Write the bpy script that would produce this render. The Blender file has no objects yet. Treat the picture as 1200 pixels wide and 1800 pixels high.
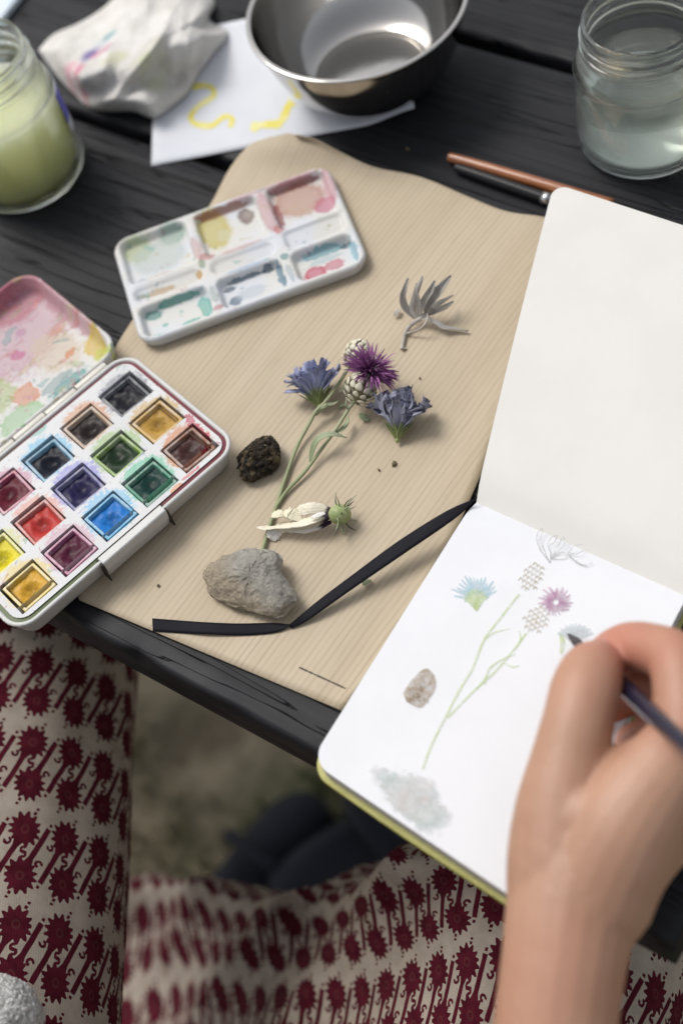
import bpy, bmesh, math, random
from mathutils import Vector, Matrix, noise
random.seed(7)
PI = math.pi
scn = bpy.context.scene
col = scn.collection

# ------------------------------------------------------------------ camera
F_PX, CX, CY, CAM_H = 2640.0, 600.0, 900.0, 0.56
ROT = Matrix(((0.8216673, -0.3678990, 0.4353311),
              (0.5350870, 0.7609967, -0.3668324),
              (-0.1963282, 0.5343542, 0.8221440)))
CAM = Vector((0.296524, -0.249866, CAM_H))      # metres; table top is z = 0, planks run along X
cd = bpy.data.cameras.new('camera')
cam = bpy.data.objects.new('camera', cd); col.objects.link(cam)
cam.matrix_world = Matrix.Translation(CAM) @ ROT.to_4x4()
cd.sensor_fit = 'VERTICAL'; cd.sensor_height = 36.0; cd.sensor_width = 24.0
cd.lens = F_PX / 1800.0 * 36.0
cd.clip_start = 0.02; cd.clip_end = 500
cd.dof.use_dof = True; cd.dof.focus_distance = 0.672; cd.dof.aperture_fstop = 4.6
scn.camera = cam

def P(x, y, z=0.0):
    """point of the photograph (1200 x 1800) at height z above the table top"""
    d = ROT @ Vector((x - CX, -(y - CY), -F_PX))
    return CAM + d * ((z - CAM_H) / d.z)

# ------------------------------------------------------------------ world, sun, exposure
SUN_AZ, SUN_EL = math.radians(173), math.radians(55)     # where the light comes from
w = bpy.data.worlds.new('World'); scn.world = w; w.use_nodes = True
wn = w.node_tree
bg = wn.nodes['Background']; bg.inputs['Strength'].default_value = 0.115
sky = wn.nodes.new('ShaderNodeTexSky'); sky.sky_type = 'NISHITA'; sky.sun_disc = False
sky.sun_elevation = SUN_EL; sky.sun_rotation = PI / 2 - SUN_AZ
sky.air_density = 1.0; sky.dust_density = 3.0; sky.ozone_density = 1.0
hs = wn.nodes.new('ShaderNodeHueSaturation'); hs.inputs['Saturation'].default_value = 0.28
wn.links.new(sky.outputs[0], hs.inputs['Color']); wn.links.new(hs.outputs[0], bg.inputs['Color'])
sd = bpy.data.lights.new('sun', 'SUN'); sd.energy = 1.3; sd.angle = math.radians(24); sd.color = (1.0, 0.96, 0.9)
sun = bpy.data.objects.new('sun', sd); col.objects.link(sun)
sv = Vector((math.cos(SUN_AZ) * math.cos(SUN_EL), math.sin(SUN_AZ) * math.cos(SUN_EL), math.sin(SUN_EL)))
sun.rotation_euler = sv.to_track_quat('Z', 'Y').to_euler()
scn.view_settings.view_transform = 'Standard'; scn.view_settings.look = 'None'
scn.view_settings.exposure = 0.47; scn.view_settings.gamma = 1.0
scn.view_settings.use_curve_mapping = False
scn.cycles.max_bounces = 12; scn.cycles.transmission_bounces = 10; scn.cycles.transparent_max_bounces = 12
scn.cycles.caustics_refractive = True; scn.cycles.caustics_reflective = True
scn.cycles.sample_clamp_indirect = 6.0

# ------------------------------------------------------------------ shader helpers
class X:
    """a socket with arithmetic: every operator adds a Math node"""
    def __init__(s, nt, sock): s.nt, s.s = nt, sock
    def m(s, op, *a, clamp=False):
        n = s.nt.nodes.new('ShaderNodeMath'); n.operation = op; n.use_clamp = clamp
        for i, v in enumerate((s,) + a):
            if isinstance(v, X): s.nt.links.new(v.s, n.inputs[i])
            else: n.inputs[i].default_value = v
        return X(s.nt, n.outputs[0])
    def __add__(s, o): return s.m('ADD', o)
    __radd__ = __add__
    def __sub__(s, o): return s.m('SUBTRACT', o)
    def __rsub__(s, o): return (s * -1.0) + o
    def __mul__(s, o): return s.m('MULTIPLY', o)
    __rmul__ = __mul__
    def __truediv__(s, o): return s.m('DIVIDE', o)
    def lt(s, o): return s.m('LESS_THAN', o)
    def gt(s, o): return s.m('GREATER_THAN', o)
    def abs(s): return s.m('ABSOLUTE')
    def mx(s, o): return s.m('MAXIMUM', o)
    def mn(s, o): return s.m('MINIMUM', o)
    def step(s, lo, hi):
        n = s.nt.nodes.new('ShaderNodeMapRange'); n.interpolation_type = 'SMOOTHSTEP'
        s.nt.links.new(s.s, n.inputs[0])
        n.inputs[1].default_value = lo; n.inputs[2].default_value = hi
        return X(s.nt, n.outputs[0])

class Mat:
    def __init__(s, name, base=(0.5, 0.5, 0.5), rough=0.5, **kw):
        s.m = bpy.data.materials.new(name); s.m.use_nodes = True; s.nt = s.m.node_tree
        s.b = s.nt.nodes['Principled BSDF']
        s.b.inputs['Base Color'].default_value = (*base, 1); s.b.inputs['Roughness'].default_value = rough
        for k, v in kw.items(): s.b.inputs[k.replace('_', ' ')].default_value = v
        s._uv = s._ob = None
    def n(s, t): return s.nt.nodes.new('ShaderNode' + t)
    def l(s, a, b): s.nt.links.new(a.s if isinstance(a, X) else a, b)
    def coord(s, kind='Object'):
        n = s.n('TexCoord'); return n.outputs[kind]
    def sep(s, kind='Object'):
        n = s.n('SeparateXYZ'); s.l(s.coord(kind), n.inputs[0])
        return [X(s.nt, n.outputs[i]) for i in range(3)]
    def noise(s, scale, detail=3, rough=0.55, stretch=(1, 1, 1), kind='Object', dist=0.0, out=0, vec=None):
        mp = s.n('Mapping'); mp.inputs['Scale'].default_value = stretch
        s.l(vec if vec is not None else s.coord(kind), mp.inputs[0])
        n = s.n('TexNoise'); n.inputs['Scale'].default_value = scale; n.inputs['Detail'].default_value = detail
        n.inputs['Roughness'].default_value = rough; n.inputs['Distortion'].default_value = dist
        s.l(mp.outputs[0], n.inputs['Vector'])
        return X(s.nt, n.outputs[out])
    def voro(s, scale, kind='Object', feature='F1', stretch=(1, 1, 1)):
        mp = s.n('Mapping'); mp.inputs['Scale'].default_value = stretch
        s.l(s.coord(kind), mp.inputs[0])
        n = s.n('TexVoronoi'); n.feature = feature; n.inputs['Scale'].default_value = scale
        s.l(mp.outputs[0], n.inputs['Vector']); return X(s.nt, n.outputs[0])
    def mix(s, fac, a, b):
        n = s.n('Mix'); n.data_type = 'RGBA'
        if isinstance(fac, (int, float)): n.inputs[0].default_value = fac
        else: s.l(fac, n.inputs[0])
        for v, i in ((a, 6), (b, 7)):
            if isinstance(v, (tuple, list)): n.inputs[i].default_value = (*v[:3], 1)
            else: s.l(v, n.inputs[i])
        return n.outputs[2]
    def color(s, sock): s.l(sock, s.b.inputs['Base Color']); return s
    def rough(s, sock): s.l(sock, s.b.inputs['Roughness']); return s
    def bump(s, h, strength=0.3, dist=0.001):
        n = s.n('Bump'); n.inputs['Strength'].default_value = strength; n.inputs['Distance'].default_value = dist
        s.l(h, n.inputs['Height'])
        prev = s.b.inputs['Normal'].links
        if prev: s.l(prev[0].from_socket, n.inputs['Normal'])
        s.l(n.outputs[0], s.b.inputs['Normal']); return s

def simple(name, c1, c2=None, rough=0.5, scale=200, bump=0.0, bscale=None, bd=0.0005, detail=4, **kw):
    m = Mat(name, c1, rough, **kw)
    if c2 is not None:
        m.color(m.mix(m.noise(scale, detail).step(0.35, 0.65), c1, c2))
    if bump: m.bump(m.noise(bscale or scale, 5), bump, bd)
    return m.m

# ------------------------------------------------------------------ object helpers
def tag(o, label, cat, group=None):
    o['label'] = label; o['category'] = cat
    if group: o['group'] = group
    return o
def thing(name, label, cat, loc=(0, 0, 0), group=None):
    o = bpy.data.objects.new(name, None); o.empty_display_size = 0.02; col.objects.link(o); o.location = loc
    return tag(o, label, cat, group)
def obj(name, verts, faces, mat, parent=None, smooth=True, uvs=None, local=False):
    """one mesh object; world coordinates unless local"""
    me = bpy.data.meshes.new(name)
    off = Vector((0, 0, 0))
    if parent is not None and not local:
        p = parent
        while p is not None: off += p.location; p = p.parent
    me.from_pydata([tuple(Vector(v) - off) for v in verts], [], faces)
    if uvs is not None:
        ul = me.uv_layers.new(name='UVMap')
        for lp in me.loops: ul.data[lp.index].uv = uvs[lp.vertex_index]
    if mat is not None: me.materials.append(mat)
    me.polygons.foreach_set('use_smooth', [smooth] * len(me.polygons))
    me.update()
    o = bpy.data.objects.new(name, me); col.objects.link(o)
    if parent is not None: o.parent = parent
    return o
def fixn(o):
    bm = bmesh.new(); bm.from_mesh(o.data); bmesh.ops.recalc_face_normals(bm, faces=bm.faces); bm.to_mesh(o.data); bm.free(); return o
def solid(o, t, offset=-1.0):
    m = o.modifiers.new('thickness', 'SOLIDIFY'); m.thickness = t; m.offset = offset; return o
def bev(o, wdt, seg=2, ang=30):
    m = o.modifiers.new('bevel', 'BEVEL'); m.width = wdt; m.segments = seg; m.limit_method = 'ANGLE'; m.angle_limit = math.radians(ang); return o
def sub(o, n=1):
    m = o.modifiers.new('subdivision', 'SUBSURF'); m.levels = n; m.render_levels = n; return o

def spline(pts, n):
    """Catmull-Rom through pts (any-length tuples), n samples"""
    pts = [tuple(p) for p in pts]
    k = len(pts) - 1; out = []
    for i in range(n):
        t = i / (n - 1) * k; j = min(int(t), k - 1); f = t - j
        p0, p1, p2, p3 = pts[max(j - 1, 0)], pts[j], pts[j + 1], pts[min(j + 2, k)]
        out.append(tuple(0.5 * (2 * b + (c - a) * f + (2 * a - 5 * b + 4 * c - d) * f * f + (3 * b - a - 3 * c + d) * f ** 3)
                         for a, b, c, d in zip(p0, p1, p2, p3)))
    return out

class MB:
    def __init__(s): s.v, s.f, s.u = [], [], []
    def add(s, v, f, u=None):
        b = len(s.v); s.v += [Vector(x) for x in v]; s.f += [tuple(b + i for i in q) for q in f]
        s.u += list(u) if u is not None else [(0, 0)] * len(v)
    def tube(s, pts, rad, seg=8, n=None, cap=True):
        """pts: list of Vector, rad: list of radii (or one)"""
        if not isinstance(rad, (list, tuple)): rad = [rad] * len(pts)
        q = [(*p, r) for p, r in zip(pts, rad)]
        if n: q = spline(q, n)
        V = [Vector(a[:3]) for a in q]; Rr = [max(a[3], 1e-5) for a in q]
        t0 = (V[1] - V[0]).normalized()
        nrm = t0.orthogonal().normalized(); vs, us = [], []
        for i, p in enumerate(V):
            t = (V[min(i + 1, len(V) - 1)] - V[max(i - 1, 0)]).normalized()
            nrm = (nrm - t * nrm.dot(t)).normalized(); bn = t.cross(nrm)
            for k in range(seg):
                a = 2 * PI * k / seg
                vs.append(p + (nrm * math.cos(a) + bn * math.sin(a)) * Rr[i]); us.append((k / seg, i / (len(V) - 1)))
        fs = []
        for i in range(len(V) - 1):
            for k in range(seg):
                fs.append((i * seg + k, i * seg + (k + 1) % seg, (i + 1) * seg + (k + 1) % seg, (i + 1) * seg + k))
        if cap:
            fs.append(tuple(range(seg))[::-1]); fs.append(tuple((len(V) - 1) * seg + k for k in range(seg)))
        s.add(vs, fs, us)
    def strip(s, pts, wid, side=None, n=None, across=2, cup=0.0, jag=0.0, twist=0.0):
        """leaf or petal: centre line pts, width list, side vector or None"""
        if not isinstance(wid, (list, tuple)): wid = [wid] * len(pts)
        q = [(*p, a) for p, a in zip(pts, wid)]
        if n: q = spline(q, n)
        V = [Vector(a[:3]) for a in q]; vs, us, fs = [], [], []
        for i, p in enumerate(V):
            t = (V[min(i + 1, len(V) - 1)] - V[max(i - 1, 0)]).normalized()
            sd = Vector(side) if side is not None else t.cross(Vector((0, 0, 1)))
            sd = (sd - t * sd.dot(t)).normalized()
            if twist: sd = Matrix.Rotation(twist * i / len(V), 3, t) @ sd
            up = sd.cross(t)
            for k in range(across + 1):
                a = k / across * 2 - 1
                vs.append(p + sd * a * q[i][3] * 0.5 + up * cup * (a * a) * q[i][3] + Vector((random.uniform(-1, 1), random.uniform(-1, 1), random.uniform(-1, 1))) * jag * q[i][3] * (i / len(V)))
                us.append((k / across, i / (len(V) - 1)))
        for i in range(len(V) - 1):
            for k in range(across):
                a = i * (across + 1) + k; fs.append((a, a + 1, a + across + 2, a + across + 1))
        s.add(vs, fs, us)
    def lathe(s, prof, c, seg=64):
        vs, fs, us = [], [], []
        for i, (r, z) in enumerate(prof):
            for k in range(seg):
                a = 2 * PI * k / seg; vs.append(Vector(c) + Vector((r * math.cos(a), r * math.sin(a), z))); us.append((k / seg, i / len(prof)))
        for i in range(len(prof) - 1):
            for k in range(seg):
                fs.append((i * seg + k, i * seg + (k + 1) % seg, (i + 1) * seg + (k + 1) % seg, (i + 1) * seg + k))
        fs.append(tuple(range(seg))[::-1]); fs.append(tuple((len(prof) - 1) * seg + k for k in range(seg)))
        s.add(vs, fs, us)
    def box(s, o, ex, ey, ez):
        o, ex, ey, ez = map(Vector, (o, ex, ey, ez))
        v = [o + ex * a + ey * b + ez * c for c in (0, 1) for b in (0, 1) for a in (0, 1)]
        s.add(v, [(0, 2, 3, 1), (4, 5, 7, 6), (0, 1, 5, 4), (2, 6, 7, 3), (0, 4, 6, 2), (1, 3, 7, 5)])
    def ball(s, c, r, seg=12, rings=8, axis=(0, 0, 1)):
        q = Vector(axis).to_track_quat('Z', 'Y'); vs, fs = [], []
        rx, ry, rz = (r, r, r) if isinstance(r, (int, float)) else r
        for i in range(rings + 1):
            th = PI * i / rings
            for k in range(seg):
                a = 2 * PI * k / seg
                vs.append(Vector(c) + q @ Vector((rx * math.sin(th) * math.cos(a), ry * math.sin(th) * math.sin(a), rz * math.cos(th))))
        for i in range(rings):
            for k in range(seg):
                fs.append((i * seg + k, (i + 1) * seg + k, (i + 1) * seg + (k + 1) % seg, i * seg + (k + 1) % seg))
        s.add(vs, fs)
    def build(s, name, mat, parent=None, smooth=True, uv=True):
        return obj(name, s.v, s.f, mat, parent, smooth, s.u if uv else None)

def roundrect(x0, x1, y0, y1, r, seg=6):
    out = []
    for cx, cy, a0 in ((x1 - r, y0 + r, -90), (x1 - r, y1 - r, 0), (x0 + r, y1 - r, 90), (x0 + r, y0 + r, 180)):
        for i in range(seg + 1):
            a = math.radians(a0 + 90 * i / seg); out.append((cx + r * math.cos(a), cy + r * math.sin(a)))
    return out
def loops(ls, cap0=True, cap1=True):
    """stack of equal-length closed loops -> verts, faces"""
    n = len(ls[0]); v = [p for l in ls for p in l]; f = []
    for i in range(len(ls) - 1):
        for k in range(n):
            f.append((i * n + k, i * n + (k + 1) % n, (i + 1) * n + (k + 1) % n, (i + 1) * n + k))
    if cap0: f.append(tuple(range(n))[::-1])
    if cap1: f.append(tuple((len(ls) - 1) * n + k for k in range(n)))
    return v, f
def fnoise(p, oct=4): return noise.fractal(Vector(p), 1.0, 2.0, oct)

# ------------------------------------------------------------------ materials
def m_table():
    m = Mat('black_stained_wood', (0.022, 0.023, 0.027), 0.5, Specular_IOR_Level=0.24)
    g = m.noise(9, 5, 0.6, (1.2, 26, 8)); fine = m.noise(30, 4, 0.6, (1.0, 45, 10)); pat = m.noise(14, 4)
    crack = m.noise(5.5, 2, 0.5, (0.8, 22, 4), dist=0.3); ck = (crack - 0.5).abs().step(0.0, 0.012)
    c = m.mix(g.step(0.3, 0.7), (0.0075, 0.008, 0.010), (0.017, 0.0175, 0.021))
    c = m.mix(pat.step(0.62, 0.8) * 0.5, c, (0.027, 0.027, 0.029))
    c = m.mix(ck, (0.003, 0.003, 0.003), c)
    m.color(c); m.rough(m.noise(40, 3) * 0.25 + 0.42)
    m.bump(fine * 0.6 + g * 0.4, 0.18, 0.0008); m.bump(ck, 0.8, 0.0012); m.bump(m.noise(900, 3), 0.12, 0.0004)
    return m.m
M_TABLE = m_table()

def m_sheet():
    m = Mat('wood_grain_sheet', (0.5, 0.4, 0.3), 0.62)
    x, y, z = m.sep('Object')
    warp = m.noise(6, 2); warp2 = m.noise(40, 2, 0.5, (1, 0.12, 1))
    ang = math.radians(-2.5)
    t = x * math.cos(ang) + y * math.sin(ang) + (warp - 0.5) * 0.010 + (warp2 - 0.5) * 0.0022
    s1 = (t * (2 * PI / 0.0029)).m('SINE') * 0.5 + 0.5
    s2 = m.noise(1.0, 3, 0.6, (300, 6, 1)); s3 = m.noise(1.0, 2, 0.5, (55, 3, 1))
    line = s1.m('POWER', 3.0) * s2.step(0.2, 0.75) * (m.noise(1.0, 3, 0.6, (25, 2.5, 1)) * 1.3)
    c = m.mix(s3.step(0.3, 0.7), (0.455, 0.375, 0.262), (0.505, 0.42, 0.302))
    c = m.mix((line * 1.25).m('MINIMUM', 1.0) * 0.52, c, (0.27, 0.198, 0.122))
    c = m.mix(m.noise(1.0, 2, 0.5, (900, 60, 1)).step(0.5, 0.75) * 0.25, c, (0.34, 0.26, 0.18))
    c = m.mix(m.noise(11, 4, 0.6).step(0.5, 0.75) * 0.30, c, (0.38, 0.31, 0.215)); c = m.mix(m.noise(38, 3, 0.5, (1.6, 0.5, 1)).step(0.6, 0.8) * 0.22, c, (0.55, 0.47, 0.36))
    m.color(c); m.bump(line, 0.08, 0.0003); m.bump(m.noise(14, 3), 0.22, 0.004)
    return m.m
M_SHEET = m_sheet()
M_PAGE = simple('sketch_paper', (0.72, 0.73, 0.755), (0.745, 0.755, 0.78), 0.75, 30, 0.15, 900, 0.0003)
M_PAGE2 = simple('sketch_paper_cream', (0.665, 0.65, 0.615), (0.69, 0.675, 0.64), 0.75, 30, 0.15, 900, 0.0003)
def m_edge():
    m = Mat('page_edges', (0.62, 0.6, 0.57), 0.8)
    x, y, z = m.sep('Object')
    l = (z * (2 * PI / 0.0009)).m('SINE') * 0.5 + 0.5
    m.color(m.mix(l * m.noise(300, 2), (0.72, 0.69, 0.66), (0.50, 0.47, 0.44))); m.bump(l, 0.3, 0.0003); return m.m
M_EDGE = m_edge()
M_COVER = simple('olive_cover', (0.42, 0.40, 0.13), (0.36, 0.345, 0.10), 0.55, 300, 0.2, 600, 0.0003)
M_WHITE = simple('white_plastic', (0.60, 0.60, 0.585), (0.56, 0.56, 0.54), 0.42, 60, 0.05, 120, 0.0004)
M_WHITE.node_tree.nodes['Principled BSDF'].inputs['Specular IOR Level'].default_value = 0.3
M_IVORY = simple('ivory_plastic', (0.66, 0.64, 0.57), (0.60, 0.58, 0.52), 0.4, 60, 0.05, 120, 0.0004)
M_STEEL = Mat('brushed_steel', (0.50, 0.48, 0.45), 0.17, Metallic=1.0)
_n = M_STEEL.noise(3, 2, 0.5, (1, 1, 260)); M_STEEL.rough(_n * 0.10 + 0.07); M_STEEL.bump(M_STEEL.noise(28, 3), 0.10, 0.002); M_STEEL = M_STEEL.m
M_GLASS = Mat('jar_glass', (0.93, 0.97, 0.94), 0.02, IOR=1.48, Transmission_Weight=1.0)
_t = M_GLASS.n('BsdfTransparent'); _t.inputs[0].default_value = (0.95, 0.97, 0.955, 1); _m = M_GLASS.n('MixShader'); _m.inputs[0].default_value = 0.22
M_GLASS.l(M_GLASS.b.outputs[0], _m.inputs[1]); M_GLASS.l(_t.outputs[0], _m.inputs[2]); M_GLASS.l(_m.outputs[0], M_GLASS.nt.nodes['Material Output'].inputs[0]); M_GLASS = M_GLASS.m
def m_water(name, tint, milk, depth, rough=0.02, sss=1.0):
    m = Mat(name, tint, rough, IOR=1.33, Transmission_Weight=milk, Subsurface_Weight=sss, Subsurface_Scale=depth)
    m.b.inputs['Subsurface Radius'].default_value = (1.0, 1.0, 0.8)
    m.color(m.mix(m.noise(38, 4, 0.6, dist=0.8).step(0.3, 0.7), tint, tuple(x * 0.88 for x in tint)))
    return m.m
M_WATER = m_water('rinse_water', (0.83, 0.85, 0.78), 0.90, 0.03, 0.02, 0.0)
M_YWATER = m_water('yellow_rinse_water', (0.94, 0.90, 0.46), 0.12, 0.08)
M_RIBBON = Mat('black_ribbon', (0.008, 0.008, 0.012), 0.6, Specular_IOR_Level=0.1)
_u = M_RIBBON.sep('UV'); M_RIBBON.bump(M_RIBBON.noise(900, 3), 0.2, 0.0002)
M_RIBBON.color(M_RIBBON.mix(M_RIBBON.noise(60, 3), (0.006, 0.006, 0.009), (0.014, 0.014, 0.02))); M_RIBBON = M_RIBBON.m

def smears(m, c, cols, kind='UV', scale=5, lo=0.60, amt=0.7):
    for k, colr in enumerate(cols):
        vec = m.n('Mapping'); vec.inputs['Location'].default_value = (k * 3.7 + 1, k * 5.3, 0); m.l(m.coord(kind), vec.inputs[0])
        n = m.noise(scale * (1 + 0.13 * k), 6, 0.62, (1, 1, 1), kind, 0.7, vec=vec.outputs[0])
        fill = n.step(lo, lo + 0.02); edge = 1.0 - (n - (lo + 0.012)).abs().step(0.0, 0.018)
        c = m.mix(fill * amt * 0.55, c, colr); c = m.mix(edge * amt * 0.7, c, tuple(x * 0.45 for x in colr))
    return c
def stains(m, base, blobs, kind='UV', warp=0.05, wscale=9, ring=True, dk=0.85):
    """watercolour left-overs: blobs (u, v, ru, rv, colour, strength, soft)"""
    u, v, _ = m.sep(kind)
    w1 = m.noise(wscale, 6, 0.65, kind=kind, dist=0.6) - 0.5; w2 = m.noise(wscale * 1.07, 6, 0.65, (1, 1, 1), kind, 0.9) - 0.5
    fine = m.noise(wscale * 5, 5, 0.7, kind=kind, dist=0.4); gran = m.noise(wscale * 22, 4, 0.7, kind=kind).step(0.3, 0.7) * 0.35 + 0.72
    uu = u + w1 * warp * 2; vv = v + w2 * warp * 2
    c = base
    for (bu, bv, ru, rv, colr, st, soft) in blobs:
        lm = sum(colr) / 3; colr = tuple(max(0.004, lm + (x - lm) * 1.45) * dk for x in colr); st = min(1.0, st * 1.3)
        d = (((uu - bu) / ru).m('POWER', 2.0) + ((vv - bv) / rv).m('POWER', 2.0)).m('SQRT')
        d = d + (fine - 0.5) * 0.95
        mk = (1.0 - d.step(1.0 - soft, 1.0))
        if ring:
            edge = (d - (1.0 - soft * 0.6)).abs().step(0.0, 0.16)
            mk = mk * (1.4 - edge * 0.62)
        c = m.mix((mk * st * gran).m('MINIMUM', 1.0), c, colr)
    return c

# ------------------------------------------------------------------ ground
def m_ground():
    m = Mat('dry_lawn_soil', (0.07, 0.06, 0.04), 0.95)
    a = m.noise(16, 5); b = m.noise(7, 3)
    c = m.mix(a.step(0.35, 0.65), (0.16, 0.13, 0.085), (0.36, 0.30, 0.20))
    c = m.mix(b.step(0.42, 0.62) * 0.7, c, (0.11, 0.12, 0.055))
    m.color(c); m.bump(a, 0.8, 0.02); return m.m
GZ = -0.72
gv, gf = [], []
G = 60
def gs(i): t = i / G * 2 - 1; return 40 * t * abs(t) ** 2 + 1.2 * t
for j in range(G + 1):
    for i in range(G + 1):
        x, y = gs(i), gs(j); gv.append((x, y, GZ + 0.02 * fnoise((x * 2, y * 2, 0))))
for j in range(G):
    for i in range(G):
        a = j * (G + 1) + i; gf.append((a, a + 1, a + G + 2, a + G + 1))
g = obj('ground', gv, gf, m_ground()); g['kind'] = 'structure'
mb = MB()
for i in range(9000):
    x = random.gauss(-0.15, 0.45); y = random.gauss(0.05, 0.45)
    if noise.noise((x * 4, y * 4, 3)) < -0.15: continue
    z = GZ + 0.02 * fnoise((x * 2, y * 2, 0)) - 0.004
    h = random.uniform(0.015, 0.05); a = random.uniform(0, 2 * PI); ln = random.uniform(0.2, 1.2) * h
    d = Vector((math.cos(a), math.sin(a), 0)); sdv = Vector((-d.y, d.x, 0)) * random.uniform(0.0015, 0.003)
    p = Vector((x, y, z)); q = p + d * ln * 0.4 + Vector((0, 0, h * 0.65)); e = p + d * ln + Vector((0, 0, h))
    mb.add([p - sdv, p + sdv, q - sdv * 0.8, q + sdv * 0.8, e], [(0, 1, 3, 2), (2, 3, 4)])
gm = Mat('dry_grass', (0.1, 0.1, 0.05), 0.9)
gm.color(gm.mix(gm.noise(7, 2).step(0.35, 0.65), (0.24, 0.20, 0.115), (0.12, 0.14, 0.055)))
go = mb.build('grass', gm.m, None, False); go['kind'] = 'stuff'; go['label'] = 'short dry grass on the ground under the table'

# ------------------------------------------------------------------ table
TX0, TX1 = -1.15, 0.2155
table = thing('picnic_table', 'black stained wooden picnic table made of wide planks', 'table', (-0.45, 0.2, GZ))
def plank(y0, y1, seed, chip=1.0):
    T = 0.0265; n = 220; prof = []
    r = 0.0028
    for (cy, cz, a0) in ((y1 - r, -r, 0), (y0 + r, -r, 90), (y0 + r, -T + r, 180), (y1 - r, -T + r, 270)):
        for i in range(4):
            a = math.radians(a0 + 90 * i / 3); prof.append((cy + r * math.cos(a), cz + r * math.sin(a)))
        if a0 == 0:
            for k in range(1, 14): prof.append((y1 - r + (y0 - y1 + 2 * r) * k / 14, 0))
        if a0 == 90:
            for k in range(1, 4): prof.append((y0, -r + (-T + 2 * r) * k / 4))
    ls = []
    for i in range(n + 1):
        x = TX0 + (TX1 - TX0) * i / n; lp = []
        e = (0.003 if i in (0, n) else 0.0)
        for (y, z) in prof:
            dy = 0.0006 * fnoise((x * 6, seed, y * 3)); dz = 0.0005 * fnoise((x * 5, y * 40, seed + 9))
            if abs(y - y0) < 0.004 and z > -0.004:
                c = max(0.0, fnoise((x * 40, seed * 3, z * 60)) - 0.05) * 0.0035 * chip
                dy += c; dz -= c * 0.7
            if abs(z + T) < 1e-6 or z < -T + 0.004: dz = 0
            m = 0.5 * (y0 + y1)
            lp.append((x + 0.0008 * fnoise((y * 90, z * 90, seed)) * (1 if i in (0, n) else 0), m + (y + dy - m) * (1 - e * 0.4), z + dz - (e if z > -0.003 else 0) * 0.6))
        ls.append(lp)
    v, f = loops(ls)
    return fixn(obj('plank', v, f, M_TABLE, table))
for k, (a, b) in enumerate(((-0.1038, 0.0265), (0.0315, 0.1585), (0.1645, 0.2905), (0.2975, 0.425), (0.431, 0.558))):
    plank(a, b, k * 7.3 + 1)
for x in (-1.0, -0.35):
    mb = MB(); mb.box((x, -0.06, -0.0265 - 0.07), (0.04, 0, 0), (0, 0.58, 0), (0, 0, 0.0695)); bev(mb.build('batten', M_TABLE, table, False), 0.003)
    for y, s in ((0.30, -1), (0.42, 1)):
        mb = MB(); mb.box((x + 0.042, y - 0.045, GZ), (0.04, 0, 0), (0, 0.09, 0), (0, 0.0, -GZ - 0.03)); bev(mb.build('leg', M_TABLE, table, False), 0.003)

# ------------------------------------------------------------------ wood-grain sheet on the table
def woodsheet():
    L = [(140, 1055), (90, 900), (130, 760), (210, 600), (300, 470), (370, 360), (402, 300), (436, 258), (470, 243), (505, 235)]
    Rr = [(600, 1249), (720, 1100), (860, 800), (960, 560), (985, 420), (970, 386), (890, 372), (820, 345), (740, 312), (655, 293), (600, 268), (556, 246), (520, 237)]
    NV, NU = 70, 40
    Ls, Rs = spline(L, NV), spline(Rr, NV); v, f, zz = [], [], []
    for j in range(NV):
        for i in range(NU + 1):
            t = i / NU; px = Ls[j][0] * (1 - t) + Rs[j][0] * t; py = Ls[j][1] * (1 - t) + Rs[j][1] * t
            d = math.hypot((px - 500) / 120, (py - 235) / 60); z = 0.0012 + 0.011 * math.exp(-d * d)
            e = max(0, (j / NV - 0.62) / 0.38)
            z += 0.0035 * e * max(0, math.sin(t * 7 + 0.6)) * (t ** 2)
            v.append(P(px, py, z))
    for j in range(NV - 1):
        for i in range(NU):
            a = j * (NU + 1) + i; f.append((a, a + 1, a + NU + 2, a + NU + 1))
    o = obj('wood_grain_sheet', v, f, M_SHEET); solid(o, 0.0006, 0)
    fixn(o)
    tag(o, 'beige wood-grain patterned sheet lying under the flowers and paint boxes', 'sheet')
    return o
SHEET = woodsheet()
mb = MB()
a, b = P(526, 1173, 0.00165), P(607, 1210, 0.00165); d = (b - a); n_ = Vector((-d.y, d.x, 0)).normalized(); t = 0.0
while t < 1:
    wd = random.uniform(0.006, 0.014); hh = random.uniform(0.0004, 0.0010)
    p = a + d * t; q = a + d * min(1, t + wd); mb.add([p - n_ * hh * 0.5, q - n_ * hh * 0.5, q + n_ * hh * 0.5, p + n_ * hh * 0.5], [(0, 1, 2, 3)])
    t += wd + random.uniform(0.003, 0.009)
mb.build('printed_line', simple('print_ink', (0.02, 0.017, 0.015), rough=0.7), SHEET, False)

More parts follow.
